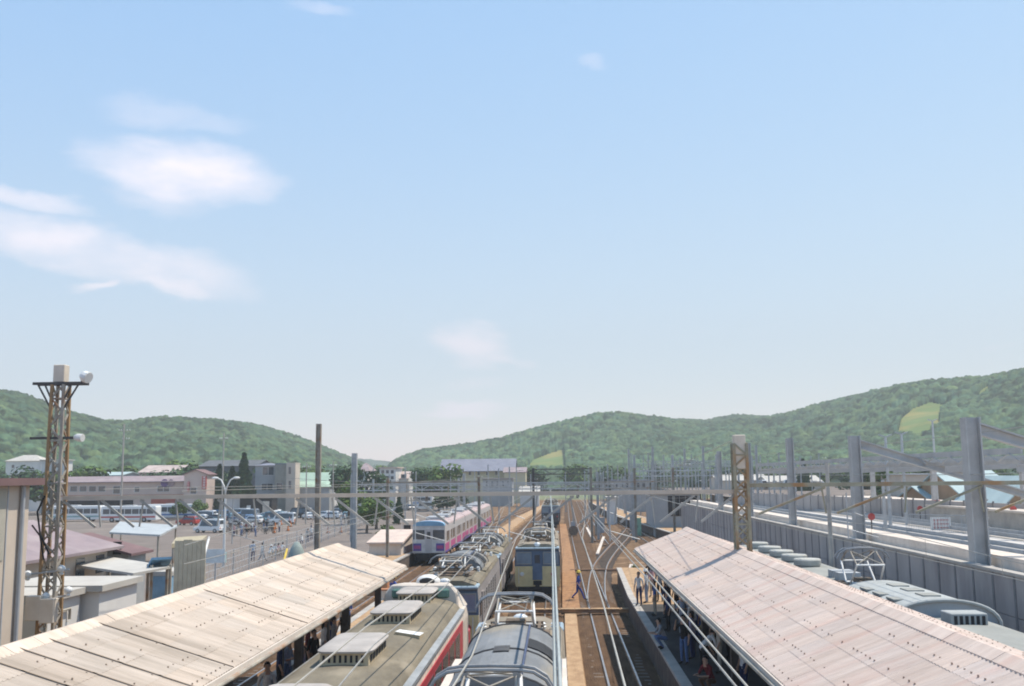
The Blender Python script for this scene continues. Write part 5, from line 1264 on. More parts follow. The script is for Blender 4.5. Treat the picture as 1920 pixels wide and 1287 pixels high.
bld('low white house on the left below the hill saddle', 690, 714, 888, 280, 9, wallgrey, 'gable_x', roofpink, rise=2)
bld('large pale yellow hall under a long slate roof', 832, 958, 860, 300, 16, wallyellow, 'gable_x', roofslate, rise=3.2, wins=winrow(840,955,7,884,891,.3), over=1.4)
bld('low grey roofed annex attached right of the yellow hall', 945, 985, 876, 292, 12, wallyellow, 'gable_x', roofmauve, rise=1.4)
bld('grey depot shed in front of the yellow hall', 905, 960, 897, 262, 10, wallgrey, 'flat', roofmauve, wins=winrow(908,958,5,903,912,.5))
bld('white low station store at the far end of the tracks', 975, 1010, 912, 255, 8, wallwhite, 'gable_x', rooflight, rise=1.2)
bld('dark windowed grey depot beyond the right platform', 1226, 1312, 922, 128, 12, wallgrey, 'flat', greypaint, wins=winrow(1252,1308,5,930,968,.8,darkin), name='depot', cat='building')
bld('long low grey blue shed behind the far platform', 1150, 1215, 900, 215, 10, wallgrey, 'flat', roofslate, wins=winrow(1152,1212,6,906,914,.5))
bld('white utility block before the long grey blue shed', 1140, 1156, 932, 160, 5, wallwhite, 'flat', rooflight)
bld('pale freight shed behind the lattice mast on the right', 1345, 1440, 890, 260, 14, wallcream, 'gable_x', rooflight, rise=1.4)
bld('low cream warehouse at the foot of the right hillside', 1440, 1540, 892, 250, 14, wallcream, 'gable_x', rooflight, rise=1.4, wins=winrow(1445,1535,6,902,909,.5))
bld('long white sided warehouse under the unfinished canopy', 1688, 1756, 888, 170, 12, wallcream, 'flat', wallwhite)
bld('large teal roofed brown house behind the nearest steel column', 1800, 1905, 882, 112, 14, brownwall, 'gable_x', roofteal, rise=2.4, wins=winrow(1830,1890,3,918,930,.5))
bld('lower teal roofed brown building left of the large brown house', 1742, 1800, 912, 120, 10, brownwall, 'gable_x', roofteal, rise=1.3)
bld('brown gabled house at the right edge under a teal roof', 1880, 1985, 892, 100, 12, brownwall, 'gable_y', roofteal, rise=2.6)

# ---------------------------------------------------------------- trees
barkm = mat('tree_bark', (.14,.10,.075), None, 3, .95)
leafA = mat('leaves_bright', (.095,.15,.035), (.06,.105,.03), .6, .8, attr='tint', spec=.2)
leafB = mat('leaves_dark', (.045,.085,.035), (.03,.06,.03), .6, .8, attr='tint', spec=.2)
def tree_mesh(kind, h, r, seed, leaf, n):
    rn = random.Random(seed); t = thing('pine_tree' if kind == 'cone' else 'broadleaf_tree', 'tree', 'tree', (0,0,0))
    b = MB()
    if kind == 'cone':
        b.tube((0,0,0),(0,0,h*.96),.02*h,7,.01)
        for k in range(14): a = rn.uniform(0,6.28); z = h*(.15+.75*k/14); l = r*(1-z/h)*1.0; b.tube((0,0,z),(l*math.cos(a),l*math.sin(a),z-.1*l),.03,4,.01)
    else:
        b.tube((0,0,0),(.02*h,0,h*.45),.035*h,7,.022*h)
        for k in range(7): a = k*.9; b.tube((.02*h,0,h*(.3+.02*k)),(r*.65*math.cos(a),r*.65*math.sin(a),h*(.55+.04*k)),.016*h,5,.006*h)
    b.build('trunk', barkm, t)
    b = MB(); tints = []
    lobes = []
    if kind != 'cone':
        for k in range(11):
            a = rn.uniform(0,6.28); rr = r*rn.uniform(.25,.72); z = h*rn.uniform(.42,.85); lobes.append((rr*math.cos(a),rr*math.sin(a),z,r*rn.uniform(.3,.5),rn.uniform(.7,1.35)))
        lobes.append((0,0,h*.82,r*.45,1.1))
    for k in range(n):
        if kind == 'cone':
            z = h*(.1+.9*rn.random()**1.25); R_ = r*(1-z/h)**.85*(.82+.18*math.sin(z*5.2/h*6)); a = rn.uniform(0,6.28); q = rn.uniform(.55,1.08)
            p = Vector((R_*q*math.cos(a),R_*q*math.sin(a),z-.18*R_*q)); tv = (.65+.5*q-.2)*rn.uniform(.75,1.25); d = Vector((math.cos(a),math.sin(a),-.35))  # needles nearer the trunk get a darker tint
        else:
            l = rn.choice(lobes); u = Vector((rn.gauss(0,1),rn.gauss(0,1),rn.gauss(0,1))).normalized(); q = rn.uniform(.7,1.05)
            p = Vector(l[:3])+u*l[3]*q; tv = l[4]*rn.uniform(.8,1.2); d = u
        s = (.055 if kind != 'cone' else .05)*h*rn.uniform(.6,1.3)
        e = d.cross(Vector((rn.gauss(0,1),rn.gauss(0,1),rn.gauss(0,1)))).normalized(); f = d.cross(e)+d*rn.uniform(-.5,.5); f.normalize()
        b.add([p-e*s*.5-f*s*.3, p+e*s*.1-f*s*.55, p+e*s*.5-f*s*.1, p+e*s*.35+f*s*.45, p-e*s*.2+f*s*.5], [(0,1,2,3,4)])
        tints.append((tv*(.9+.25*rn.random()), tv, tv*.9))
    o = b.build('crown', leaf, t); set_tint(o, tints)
    return t
protos = {}
def tree(label, px, ytop, Y, kind='round', leaf='A', w=1.0, group=None, z0=-.2, seed=0, n=1300):
    p = P(px, ytop, Y=Y); h = p.z-z0; key = (kind, leaf, seed % 4)
    r = 3.6 if kind == 'round' else 2.6
    if key not in protos:
        t = tree_mesh(kind, 9, r, 31+seed % 4, leafA if leaf == 'A' else leafB, n); protos[key] = t
    else: t = copy_tree(protos[key])
    t.location = (p.x, Y, z0); s = h/9; t.scale = (s*w, s*w, s); t.rotation_euler = (0,0,seed*1.7)
    t['label'] = label
    if group: t['group'] = group
    elif 'group' in t: del t['group']
    return t
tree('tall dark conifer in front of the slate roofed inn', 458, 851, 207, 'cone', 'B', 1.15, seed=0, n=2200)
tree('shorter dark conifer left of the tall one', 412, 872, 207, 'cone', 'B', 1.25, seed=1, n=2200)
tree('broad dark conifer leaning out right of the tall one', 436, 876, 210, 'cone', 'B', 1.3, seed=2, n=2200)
tree('round bright green bush before the dark awning shop', 372, 936, 187, 'round', 'A', 1.2, seed=1)
tree('small bright green bush between the parked coaches', 335, 940, 190, 'round', 'A', 1.3, seed=2)
tree('green tree behind the red fronted shop', 352, 862, 270, 'round', 'A', 1.3, seed=3)
tree('tree right of the green roofed market hall', 642, 872, 200, 'round', 'B', 1.0, seed=0)
tree('bushy tree in front of the pale hip roofed house', 655, 900, 165, 'round', 'A', 1.1, seed=1)
tree('dense tree left of the stepped apartment block', 697, 882, 200, 'round', 'B', 1.1, seed=2)
tree('low leafy tree at the forecourt end', 706, 932, 150, 'round', 'A', 1.4, seed=3)
tree('bush at the foot of the white topped mast', 688, 940, 140, 'round', 'A', 1.3, seed=0)
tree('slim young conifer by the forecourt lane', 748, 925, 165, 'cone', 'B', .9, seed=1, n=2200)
tree('small pale green shrub by the stair shelter', 722, 982, 96, 'round', 'A', .9, seed=2)
tree('dark tree left of the yellow hall', 800, 876, 240, 'round', 'B', 1.2, seed=3)
tree('wide leafy tree in front of the yellow hall', 824, 872, 230, 'round', 'A', 1.2, seed=0)
tree('tree just left of the yellow hall roof', 838, 880, 235, 'round', 'B', 1.0, seed=1)
tree('dark tree above the far white cars', 832, 925, 210, 'round', 'B', 1.6, seed=2)
tree('hedge like tree beside the dark one', 858, 918, 225, 'round', 'B', 1.5, seed=3)
tree('yellowish tree behind the freight shed', 1440, 872, 300, 'round', 'A', 1.3, seed=1)
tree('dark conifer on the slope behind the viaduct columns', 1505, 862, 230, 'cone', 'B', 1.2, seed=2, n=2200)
tree('dark tree under the unfinished canopy', 1710, 868, 190, 'round', 'B', 1.4, seed=0)
tree('leafy tree beside the long white sided warehouse', 1668, 872, 180, 'round', 'A', 1.3, seed=3)
tree('dark spreading tree behind the lower brown building', 1772, 878, 175, 'round', 'B', 1.5, seed=1)
tree('tree filling the gap behind the second steel column', 1612, 878, 240, 'round', 'B', 1.4, seed=2)
tree('tree at the foot of the hill behind the fourth steel column', 1420, 880, 320, 'round', 'B', 1.4, seed=0)
tree('small weeds and shrub at the right platform tip', 1190, 1058, 74, 'round', 'A', 1.1, z0=.0, seed=1)
rnd = random.Random(77)
for k in range(90):
    if k < 34: px = rnd.uniform(-60, 700); Y = rnd.uniform(220, 315); yt = 886-rnd.uniform(0, 16)
    elif k < 52: px = rnd.uniform(690, 1000); Y = rnd.uniform(310, 400); yt = 884-rnd.uniform(0, 10)
    else: px = rnd.uniform(1060, 1960); Y = rnd.uniform(290, 400); yt = 882-rnd.uniform(0, 14)
    tree('round leafy tree in the belt at the foot of the wooded hills', px, yt, Y, 'round', 'AB'[k % 2], rnd.uniform(1.1,1.6), group='trees in the belt at the foot of the hills', seed=k)
# ---------------------------------------------------------------- vehicles
tyre = mat('tyre', (.03,.03,.03), None, 4, .9)
def car_proto(col, kind):
    t = thing('parked_car', 'car', 'car', (0,0,0)); L, Wd, H = {'saloon': (4.3,1.66,1.36), 'van': (4.3,1.66,1.9), 'hatch': (3.7,1.6,1.42)}[kind]
    l = L/2; w = Wd/2
    lowp = [(-l,.3),(l,.3),(l+.03,.55),(l-.05,.78),(l-1.05 if kind != 'van' else l-.5,.88),(-l+.75 if kind == 'saloon' else -l+.1,.92),(-l,.8)]
    if kind == 'van': cab = [(l-.75,.9),(l-1.25,H-.05),(l-1.6,H),(-l+.3,H),(-l+.08,H-.1),(-l+.02,.9)]
    elif kind == 'saloon': cab = [(l-1.15,.88),(l-1.85,H-.04),(l-2.1,H),(-l+1.35,H),(-l+1.1,H-.05),(-l+.55,.9)]
    else: cab = [(l-.95,.88),(l-1.55,H-.04),(l-1.8,H),(-l+.55,H),(-l+.35,H-.06),(-l+.05,.9)]
    b = MB(); n = len(lowp)
    b.side(lowp, -w, w)
    m = len(cab); vs = [(-w+.04+(.14 if z > 1 else 0), y, z) for y, z in cab]+[(w-.04-(.14 if z > 1 else 0), y, z) for y, z in cab]
    b.add(vs, [(k,(k+1) % m,m+(k+1) % m,m+k) for k in range(m)]+[tuple(range(m)),tuple(range(m,2*m))[::-1]])
    b.build('body', col, t, bevel=.05)
    zt = H-.1; zl = .95
    f0, f1 = cab[0], cab[1]
    def gl(name, quad): b = MB(); b.add(quad, [(0,1,2,3)]); b.build(name, glass, t)
    e = .02
    gl('windscreen', [(-w+.12,f0[0]+e-.03,zl),(w-.12,f0[0]+e-.03,zl),(w-.24,f1[0]+e+.06,zt),(-w+.24,f1[0]+e+.06,zt)])
    r0_, r1_ = cab[-1], cab[-2]
    gl('rear_window', [(-w+.12,r0_[0]-e+.04,zl+.05),(w-.12,r0_[0]-e+.04,zl+.05),(w-.24,r1_[0]-e-.02,zt),(-w+.24,r1_[0]-e-.02,zt)])
    for s in (-1,1): gl('side_window', [(s*(w-.022),f0[0]-.28,zl),(s*(w-.022),r0_[0]+.28,zl),(s*(w-.165),r1_[0]+.1,zt),(s*(w-.165),f1[0]-.05,zt)])
    for s in (-1,1):
        for yy in (l-.75,-l+.75):
            b = MB(); b.tube((s*(w-.16),yy,.3),(s*(w+.01),yy,.3),.3,14); wh = b.build('wheel', tyre, t)
            b = MB(); b.tube((s*(w-.0),yy,.3),(s*(w+.025),yy,.3),.18,10); b.build('rim', steel, wh)
        b = MB(); b.box(s*(w-.3)-.17,l-.02,.58,s*(w-.3)+.17,l+.035,.72); b.build('headlight', porcelain, t)
        b = MB(); b.box(s*(w-.25)-.15,-l-.02,.62,s*(w-.25)+.15,-l+.02,.76); b.build('tail_light', redp, t)
    return t
carcols = {'white': mat('car_white', (.75,.75,.74), (.7,.7,.69), 1, .25), 'silver': mat('car_silver', (.45,.47,.50), None, 1, .25, .3), 'blue': mat('car_blue', (.10,.19,.34), None, 1, .25),
           'teal': mat('car_teal', (.16,.28,.34), None, 1, .25), 'red': mat('car_red', (.45,.06,.05), None, 1, .25), 'black': mat('car_black', (.03,.03,.035), None, 1, .2), 'yellow': mat('car_yellow', (.75,.48,.06), None, 1, .3)}
cpro = {}
def car(label, px, py, col, kind, rz, z=-.1, group='cars parked across the station forecourt', Y=None):
    p = P(px, py, z=z) if Y is None else P(px, py, Y=Y)
    k = (col, kind)
    if k not in cpro: cpro[k] = t = car_proto(carcols[col], kind)
    else: t = copy_tree(cpro[k])
    t.location = (p.x, p.y, z if Y is None else p.z); t.rotation_euler = (0,0,rz); t['label'] = label; t['group'] = group; return t
car('white van parked beside the street lamp post', 392, 999, 'white', 'van', 1.35)
car('dark teal saloon parked left of the dark awning shop', 436, 976, 'teal', 'saloon', .5)
car('blue saloon parked in front of the dark awning shop', 466, 979, 'blue', 'saloon', .4)
car('white saloon parked in front of the cream door', 487, 967, 'white', 'saloon', 1.4)
car('white hatchback beside the white saloon', 512, 969, 'white', 'hatch', 1.3)
car('second white saloon behind the first at the shops', 496, 975, 'white', 'saloon', 1.5)
car('grey blue van right of the white cars', 533, 979, 'silver', 'van', .2)
car('silver saloon under the cream tower', 556, 965, 'silver', 'saloon', 1.2)
car('white car with the yellow roofed taxi behind it', 579, 974, 'white', 'saloon', .5)
car('yellow taxi van by the rusty mast', 577, 957, 'yellow', 'van', .1)
car('white saloon just right of the rusty mast', 608, 972, 'white', 'saloon', 1.2)
car('white hatchback below the green roofed shed', 633, 960, 'white', 'hatch', 1.3)
car('black saloon in the lane left of the white topped mast', 672, 958, 'black', 'saloon', 1.0)
car('teal saloon parked in the lane nearest the far trees', 727, 968, 'teal', 'saloon', .6)
car('blue hatchback behind the teal saloon in the lane', 742, 961, 'blue', 'hatch', .6)
car('silver car at the far lane bend', 765, 957, 'silver', 'saloon', .6)
car('white van far down the lane', 795, 957, 'white', 'van', 1.4)
car('white car in the far car park above the commuter train', 820, 945, 'white', 'saloon', 1.3)
car('red car under the beige arcade on the left', 352, 985, 'red', 'hatch', 1.4)
rnd = random.Random(31)
for k in range(40):
    px = rnd.uniform(365, 660); py = rnd.uniform(967, 984) if px < 560 else rnd.uniform(957, 974)
    car('small car among the crowded rows in front of the shops', px, py, ('white','white','silver','teal','blue','white','black')[k % 7], ('saloon','van','hatch')[k % 3], rnd.choice((.3,1.3,1.5,1.6)), group='small cars crowded in front of the shops')
def bus(label, px, py, rz, stripe, L=10.5):
    p = P(px, py, z=-.1); t = thing('coach', label, 'bus', (p.x,p.y,-.1), 'coaches on the forecourt', rz)
    l = L/2; b = MB(); b.side([(-l,.35),(l,.35),(l+.08,1.2),(l-.1,2.7),(l-.3,2.95),(-l+.15,2.95),(-l,2.7)], -1.23, 1.23); b.build('body', carcols['white'], t, bevel=.08)
    for s in (-1,1):
        for k in range(7): MB().box(s*1.235-.015,-l+.5+k*1.38,1.5,s*1.235+.015,-l+1.75+k*1.38,2.4).build('window', glass, t)
        MB().box(s*1.235-.012,-l+.1,.8,s*1.235+.012,l-.1,1.1).build('stripe', stripe, t)
        for yy in (-l+2.2,l-2.2):
            b = MB(); b.tube((s*.95,yy,.45),(s*1.24,yy,.45),.45,14); w = b.build('wheel', tyre, t); b = MB(); b.tube((s*1.2,yy,.45),(s*1.26,yy,.45),.24,10); b.build('rim', steel, w)
    b = MB(); b.add([(-1.12,l+.10,1.35),(1.12,l+.10,1.35),(1.1,l-.05,2.55),(-1.1,l-.05,2.55)], [(0,1,2,3)]); b.build('windscreen', glass, t)
    for s in (-1,1): MB().box(s*.9-.15,l,.7,s*.9+.15,l+.08,.9).build('headlight', porcelain, t)
    MB().box(-.9,-.8,2.951,.9,1.2,3.1).build('roof_cooler', greypaint, t, bevel=.04)
bus('white coach at the far left below the beige arcade', 140, 978, 1.62, tealp)
bus('white coach in the middle of the row before the red shop front', 245, 979, 1.55, redp)
bus('white coach right of the row close to the street lamp', 325, 974, 1.5, bluep)
bus('short white coach far up the lane above the commuter train', 785, 950, 1.45, bluep, 8)
rnd = random.Random(55)
for k in range(34):
    px = rnd.uniform(1560, 1745) if k < 22 else rnd.uniform(1400, 1560); Y = rnd.uniform(235, 300)
    z = 3.6
    p = P(px, 915, Y=Y)
    car('small pale car in the distant row behind the viaduct parapet', px, 915, ('white','white','silver','white','red')[k % 5], ('saloon','hatch','van')[k % 3], rnd.choice((.2,1.5,1.7)), group='distant cars behind the viaduct parapet', Y=Y)
    o = cpro and None
tag(sheet('embankment', 30, 150, 118.2, 312, 3.6, asphalt, 4, 4, 0), kind='structure')

# cones, bicycles, crate
def cone(px, py, first=[None]):
    p = P(px, py, z=-.1)
    if first[0] is None:
        t = thing('traffic_cone', 'orange traffic cone standing on the forecourt asphalt', 'traffic cone', (0,0,0), 'traffic cones on the forecourt')
        b = MB(); b.box(-.22,-.22,0,.22,.22,.04); b.build('base', black, t); b = MB(); b.lathe([(.17,.041),(.045,.75),(.02,.76)], (0,0,0), 12); b.build('body', orangep, t)
        b = MB(); b.lathe([(.125,.3),(.095,.45)], (0,0,0), 12); b.build('band', white, t); first[0] = t
    else: t = copy_tree(first[0])
    t.location = (p.x, p.y, -.1); t.scale = (1.3,1.3,1.3)
for q in ((514,1000),(516,992),(545,988),(540,996),(615,1000),(639,999),(527,985),(553,984)): cone(*q)
def bicycle():
    t = thing('bicycle', 'small dark bicycle parked in the crowded forecourt rack', 'bicycle', (0,0,0), 'bicycles parked on the forecourt')
    b = MB(); pts = {'bb': (0,0,.28), 'seat': (0,-.2,.75), 'head': (0,.4,.78), 'rear': (0,-.5,.33), 'front': (0,.55,.33)}
    for a, c in (('bb','seat'),('seat','head'),('bb','head'),('bb','rear'),('rear','seat'),('head','front')): b.tube(pts[a], pts[c], .022, 5)
    b.build('frame', darksteel, t)
    for w_ in ('rear','front'):
        c = pts[w_]; b = MB(); b.path([(0, c[1]+.32*math.cos(a), c[2]+.32*math.sin(a)) for a in [2*math.pi*k/16 for k in range(17)]], .022, 4)
        for k in range(6): a = math.pi*k/6; b.tube((0,c[1]-.32*math.cos(a),c[2]-.32*math.sin(a)),(0,c[1]+.32*math.cos(a),c[2]+.32*math.sin(a)),.005,3)
        b.build('wheel', black, t)
    b = MB(); b.tube((-.27,.33,.98),(.27,.33,.98),.018,5); b.tube((0,.4,.78),(0,.36,.98),.018,5); b.build('handlebar', steel, t)
    b = MB(); b.ball((0,-.22,.82), .1, 8, 5, sc=(.8,1.4,.5)); b.build('saddle', black, t)
    b = MB(); b.box(-.16,.42,.7,.16,.7,.95); b.build('basket', greypaint, t)
    return t
bk = bicycle(); rnd = random.Random(8)
for k in range(44):
    o = bk if k == 0 else copy_tree(bk)
    p = P(rnd.uniform(424,512), rnd.uniform(984,1004), z=-.1); o.location = (p.x,p.y,-.1); o.rotation_euler = (0,0,rnd.uniform(0,3.1))
p = P(711, 1116, z=.96); t = thing('wooden_crate', 'orange brown wooden crate on the left platform beyond the canopy end', 'crate', (p.x,p.y,.957))
woodo = mat('orange_wood', (.46,.22,.11), (.34,.15,.08), 3, .8)
MB().box(-.5,-.4,0,.5,.4,1.05).build('body', woodo, t)
b = MB()
for k in range(5): b.box(-.53,-.43,.05+k*.21,.53,-.401,.2+k*.21)
for xx in (-.45,.45): b.box(xx-.06,-.46,0,xx+.06,-.431,1.07)
b.build('slats', mat('orange_wood2', (.52,.27,.14), None, 3, .8), t)
for (px, py, lab) in ((696,1116,'small brown crate left of the orange brown crate'),(722,1124,'low tan box right of the orange brown crate')):
    p = P(px, py, z=.96); t = thing('storage_box', lab, 'box', (p.x,p.y,.957)); MB().box(-.35,-.3,0,.35,.3,.5).build('body', timber if px < 700 else cream, t, bevel=.02); MB().box(-.37,-.32,.501,.37,.32,.56).build('lid', woodo, t)
# twin arm street lamp
p = P(419, 1064, z=-.1); t = thing('street_lamp', 'white twin armed street lamp on the forecourt', 'street lamp', (p.x,p.y,-.1)); zt = P(422,925,Y=p.y).z; zl = P(422,897,Y=p.y).z
b = MB(); b.tube((p.x,p.y,-.1),(p.x,p.y,zt-.2),.12,10,.09); b.build('shaft', white, t, True)
for s in (-1,1):
    b = MB(); b.path([(p.x,p.y,zt-.3),(p.x+s*.03,p.y,zt+.25),(p.x+s*.16,p.y,zt+.65),(p.x+s*.42,p.y,zl-.15),(p.x+s*.75,p.y,zl)], .065, 8); b.build('arm', white, t, True, smooth=True)
    b = MB(); b.ball((p.x+s*.95,p.y,zl+.02), .17, 12, 6, sc=(1.9,1,.7)); b.build('lamp_head', white, t, True, smooth=True)
b = MB(); b.box(p.x-.18,p.y-.2,.3,p.x+.18,p.y+.2,1.2); b.build('base_box', tealp, t, True)

# ---------------------------------------------------------------- people
skinm = mat('skin', (.50,.32,.23), (.45,.28,.20), 8, .6)
hairm = mat('black_hair', (.025,.02,.018), None, 20, .6)
shoem = mat('shoe', (.04,.035,.03), None, 5, .7)
def cloth(nm, c): return mat('cloth_'+nm, c, tuple(v*.7 for v in c), 9, .9, bump=.3, bscale=25)
CL = {k: cloth(k, v) for k, v in dict(white=(.80,.79,.77), navy=(.035,.05,.13), blue=(.07,.14,.38), lightblue=(.36,.44,.58), black=(.025,.025,.028), grey=(.32,.32,.33), beige=(.48,.40,.30),
      lilac=(.42,.38,.52), darkred=(.20,.03,.035), jeans=(.12,.19,.36), khaki=(.30,.25,.16), cream=(.6,.54,.45), work=(.045,.09,.36), brown=(.18,.11,.07), pink=(.6,.36,.36)).items()}
def skeleton(pose):
    """joints of a 1.66 m figure facing +Y, in metres; returns joints and bones (child, parent, radius, cloth class)"""
    J = {}
    hip = {'stand': .9, 'armsup': .9, 'walk': .87, 'crouch': .42, 'sit': .5, 'bend': .86, 'folded': .9, 'hipshot': .89}[pose]
    lean = {'crouch': .45, 'bend': .95, 'sit': .12, 'walk': .08}.get(pose, .02)
    J['pel'] = Vector((0,0,hip)); ax = Vector((0, math.sin(lean), math.cos(lean)))
    fwd = Vector((0, math.cos(lean), -math.sin(lean)))
    J['waist'] = J['pel']+ax*.14; J['chest'] = J['pel']+ax*.33; J['neck'] = J['pel']+ax*.50
    nod = lean*.35; hx = Vector((0, math.sin(nod), math.cos(nod)))
    J['jaw'] = J['neck']+hx*.09+Vector((0,.025,0)); J['skull'] = J['neck']+hx*.18+Vector((0,.012,0)); J['top'] = J['neck']+hx*.235
    for s, n in ((-1,'l'),(1,'r')):
        J['hip'+n] = J['pel']+Vector((s*.09,0,-.03)); J['sh'+n] = J['neck']+Vector((s*.17,0,0))-ax*.055
        if pose in ('stand','armsup','folded'): kn, an = Vector((s*.10,.02,.47)), Vector((s*.11,-.01,.08))
        elif pose == 'hipshot': kn, an = Vector((s*.11+.02,.05 if s > 0 else .0,.47)), Vector((s*.14,.02 if s > 0 else -.02,.08))
        elif pose == 'walk': kn, an = (Vector((.09,.2,.5)), Vector((.09,.36,.1))) if s > 0 else (Vector((-.09,-.04,.46)), Vector((-.09,-.36,.16)))
        elif pose == 'bend': kn, an = Vector((s*.11,.06,.46)), Vector((s*.12,0,.08))
        elif pose == 'crouch': kn, an = Vector((s*.16,.38,.47)), Vector((s*.13,.1,.08))
        else: kn, an = Vector((s*.11,.42,.48)), Vector((s*.11,.44,.08))
        J['kn'+n], J['an'+n] = kn, an; J['toe'+n] = an+Vector((s*.02,.17,-.045))
        S = J['sh'+n]
        if pose == 'stand' or pose == 'hipshot' or (pose == 'armsup' and s < 0): el, wr = S+Vector((s*.06,-.03,-.28)), S+Vector((s*.07,.05,-.52))
        elif pose == 'armsup': el, wr = S+Vector((s*.10,.16,-.2)), S+Vector((s*.0,.22,.06))
        elif pose == 'folded': el, wr = S+Vector((s*.08,.03,-.27)), S+Vector((-s*.05,.20,-.24))
        elif pose == 'walk': el, wr = S+Vector((s*.06,-.14*s,-.25)), S+Vector((s*.06,-.10*s+.1,-.46))
        elif pose == 'bend': el, wr = S+Vector((s*.05,.06,-.27)), S+Vector((s*.02,.16,-.48))
        elif pose == 'crouch': el, wr = S+Vector((s*.06,.14,-.24)), S+Vector((-s*.02,.33,-.22))
        else: el, wr = S+Vector((s*.06,.03,-.27)), S+Vector((s*.0,.25,-.33))
        J['el'+n], J['wr'+n] = el, wr; d = (wr-el).normalized()
        J['palm'+n] = wr+d*.07
        sd = Vector((0,1,0)); sd = (sd-d*sd.dot(d)).normalized()
        for k in range(4):
            o = sd*(.026-.0175*k); ln = (.066,.075,.07,.055)[k]
            J[f'f{k}a'+n] = wr+d*.09+o; J[f'f{k}b'+n] = wr+d*(.09+ln*.55)+o*1.05+Vector((-s*.008,0,0)); J[f'f{k}c'+n] = wr+d*(.09+ln)+o*1.05+Vector((-s*.024,0,0))
        J['ta'+n] = wr+d*.045+sd*.042; J['tb'+n] = wr+d*.075+sd*.062+Vector((-s*.012,0,0))
    Bn = [('waist','pel',.125,'shirt'),('chest','waist',.135,'shirt'),('neck','chest',.062,'shirt'),('jaw','neck',.066,'skin'),('skull','jaw',.088,'skin'),('top','skull',.06,'skin')]
    for n in 'lr':
        Bn += [('hip'+n,'pel',.095,'trouser'),('kn'+n,'hip'+n,.062,'trouser'),('an'+n,'kn'+n,.045,'trouser'),('toe'+n,'an'+n,.04,'shoe'),
               ('sh'+n,'neck',.062,'shirt'),('el'+n,'sh'+n,.042,'sleeve'),('wr'+n,'el'+n,.029,'skin'),('palm'+n,'wr'+n,.03,'skin')]
        for k in range(4): Bn += [(f'f{k}a'+n,'palm'+n,.0095,'skin'),(f'f{k}b'+n,f'f{k}a'+n,.0085,'skin'),(f'f{k}c'+n,f'f{k}b'+n,.0075,'skin')]
        Bn += [('ta'+n,'wr'+n,.012,'skin'),('tb'+n,'ta'+n,.009,'skin')]
    return J, Bn
body_cache = {}
ORDER = ['skin','shirt','trouser','shoe','sleeve']
def body_mesh(pose):
    if pose in body_cache: return body_cache[pose]
    J, Bn = skeleton(pose); names = ['pel']+[b[0] for b in Bn]; idx = {n: i for i, n in enumerate(names)}
    me = bpy.data.meshes.new('body_'+pose); me.from_pydata([J[n] for n in names], [(idx[a], idx[b]) for a, b, _, _ in Bn], [])
    ob = bpy.data.objects.new('body_tmp', me); COL.objects.link(ob)
    md = ob.modifiers.new('skin', 'SKIN'); md.use_smooth_shade = True; md.branch_smoothing = .3
    rad = {'pel': .13}; rad.update({b[0]: b[2] for b in Bn})
    sk = me.skin_vertices[0].data
    for i, n in enumerate(names):
        r = rad[n]; fl = .78 if n in ('pel','waist','chest') else (.62 if n.startswith('palm') else 1)
        sk[i].radius = (r, r*fl) if fl < 1 else (r, r); sk[i].use_root = (n == 'pel')
    s2 = ob.modifiers.new('sub', 'SUBSURF'); s2.levels = 1; s2.render_levels = 1
    dg = bpy.context.evaluated_depsgraph_get(); ev = ob.evaluated_get(dg); m = bpy.data.meshes.new_from_object(ev)
    bpy.data.objects.remove(ob)
    # which garment each face belongs to: the nearest bone
    seg = [(J[a], J[b], c, rad[a]) for a, b, _, c in Bn]; mi = []
    for p in m.polygons:
        best = None; c = p.center
        for A_, B2, cl, r in seg:
            ab = B2-A_; t_ = max(0, min(1, (c-A_).dot(ab)/max(ab.length_squared, 1e-9))); d = (c-(A_+ab*t_)).length-r*.6
            if best is None or d < best[0]: best = (d, cl)
        mi.append(ORDER.index(best[1]))
    for k in range(5): m.materials.append(skinm)
    m.polygons.foreach_set('material_index', mi); m.polygons.foreach_set('use_smooth', [True]*len(mi)); m.update()
    body_cache[pose] = (m, J); return body_cache[pose]
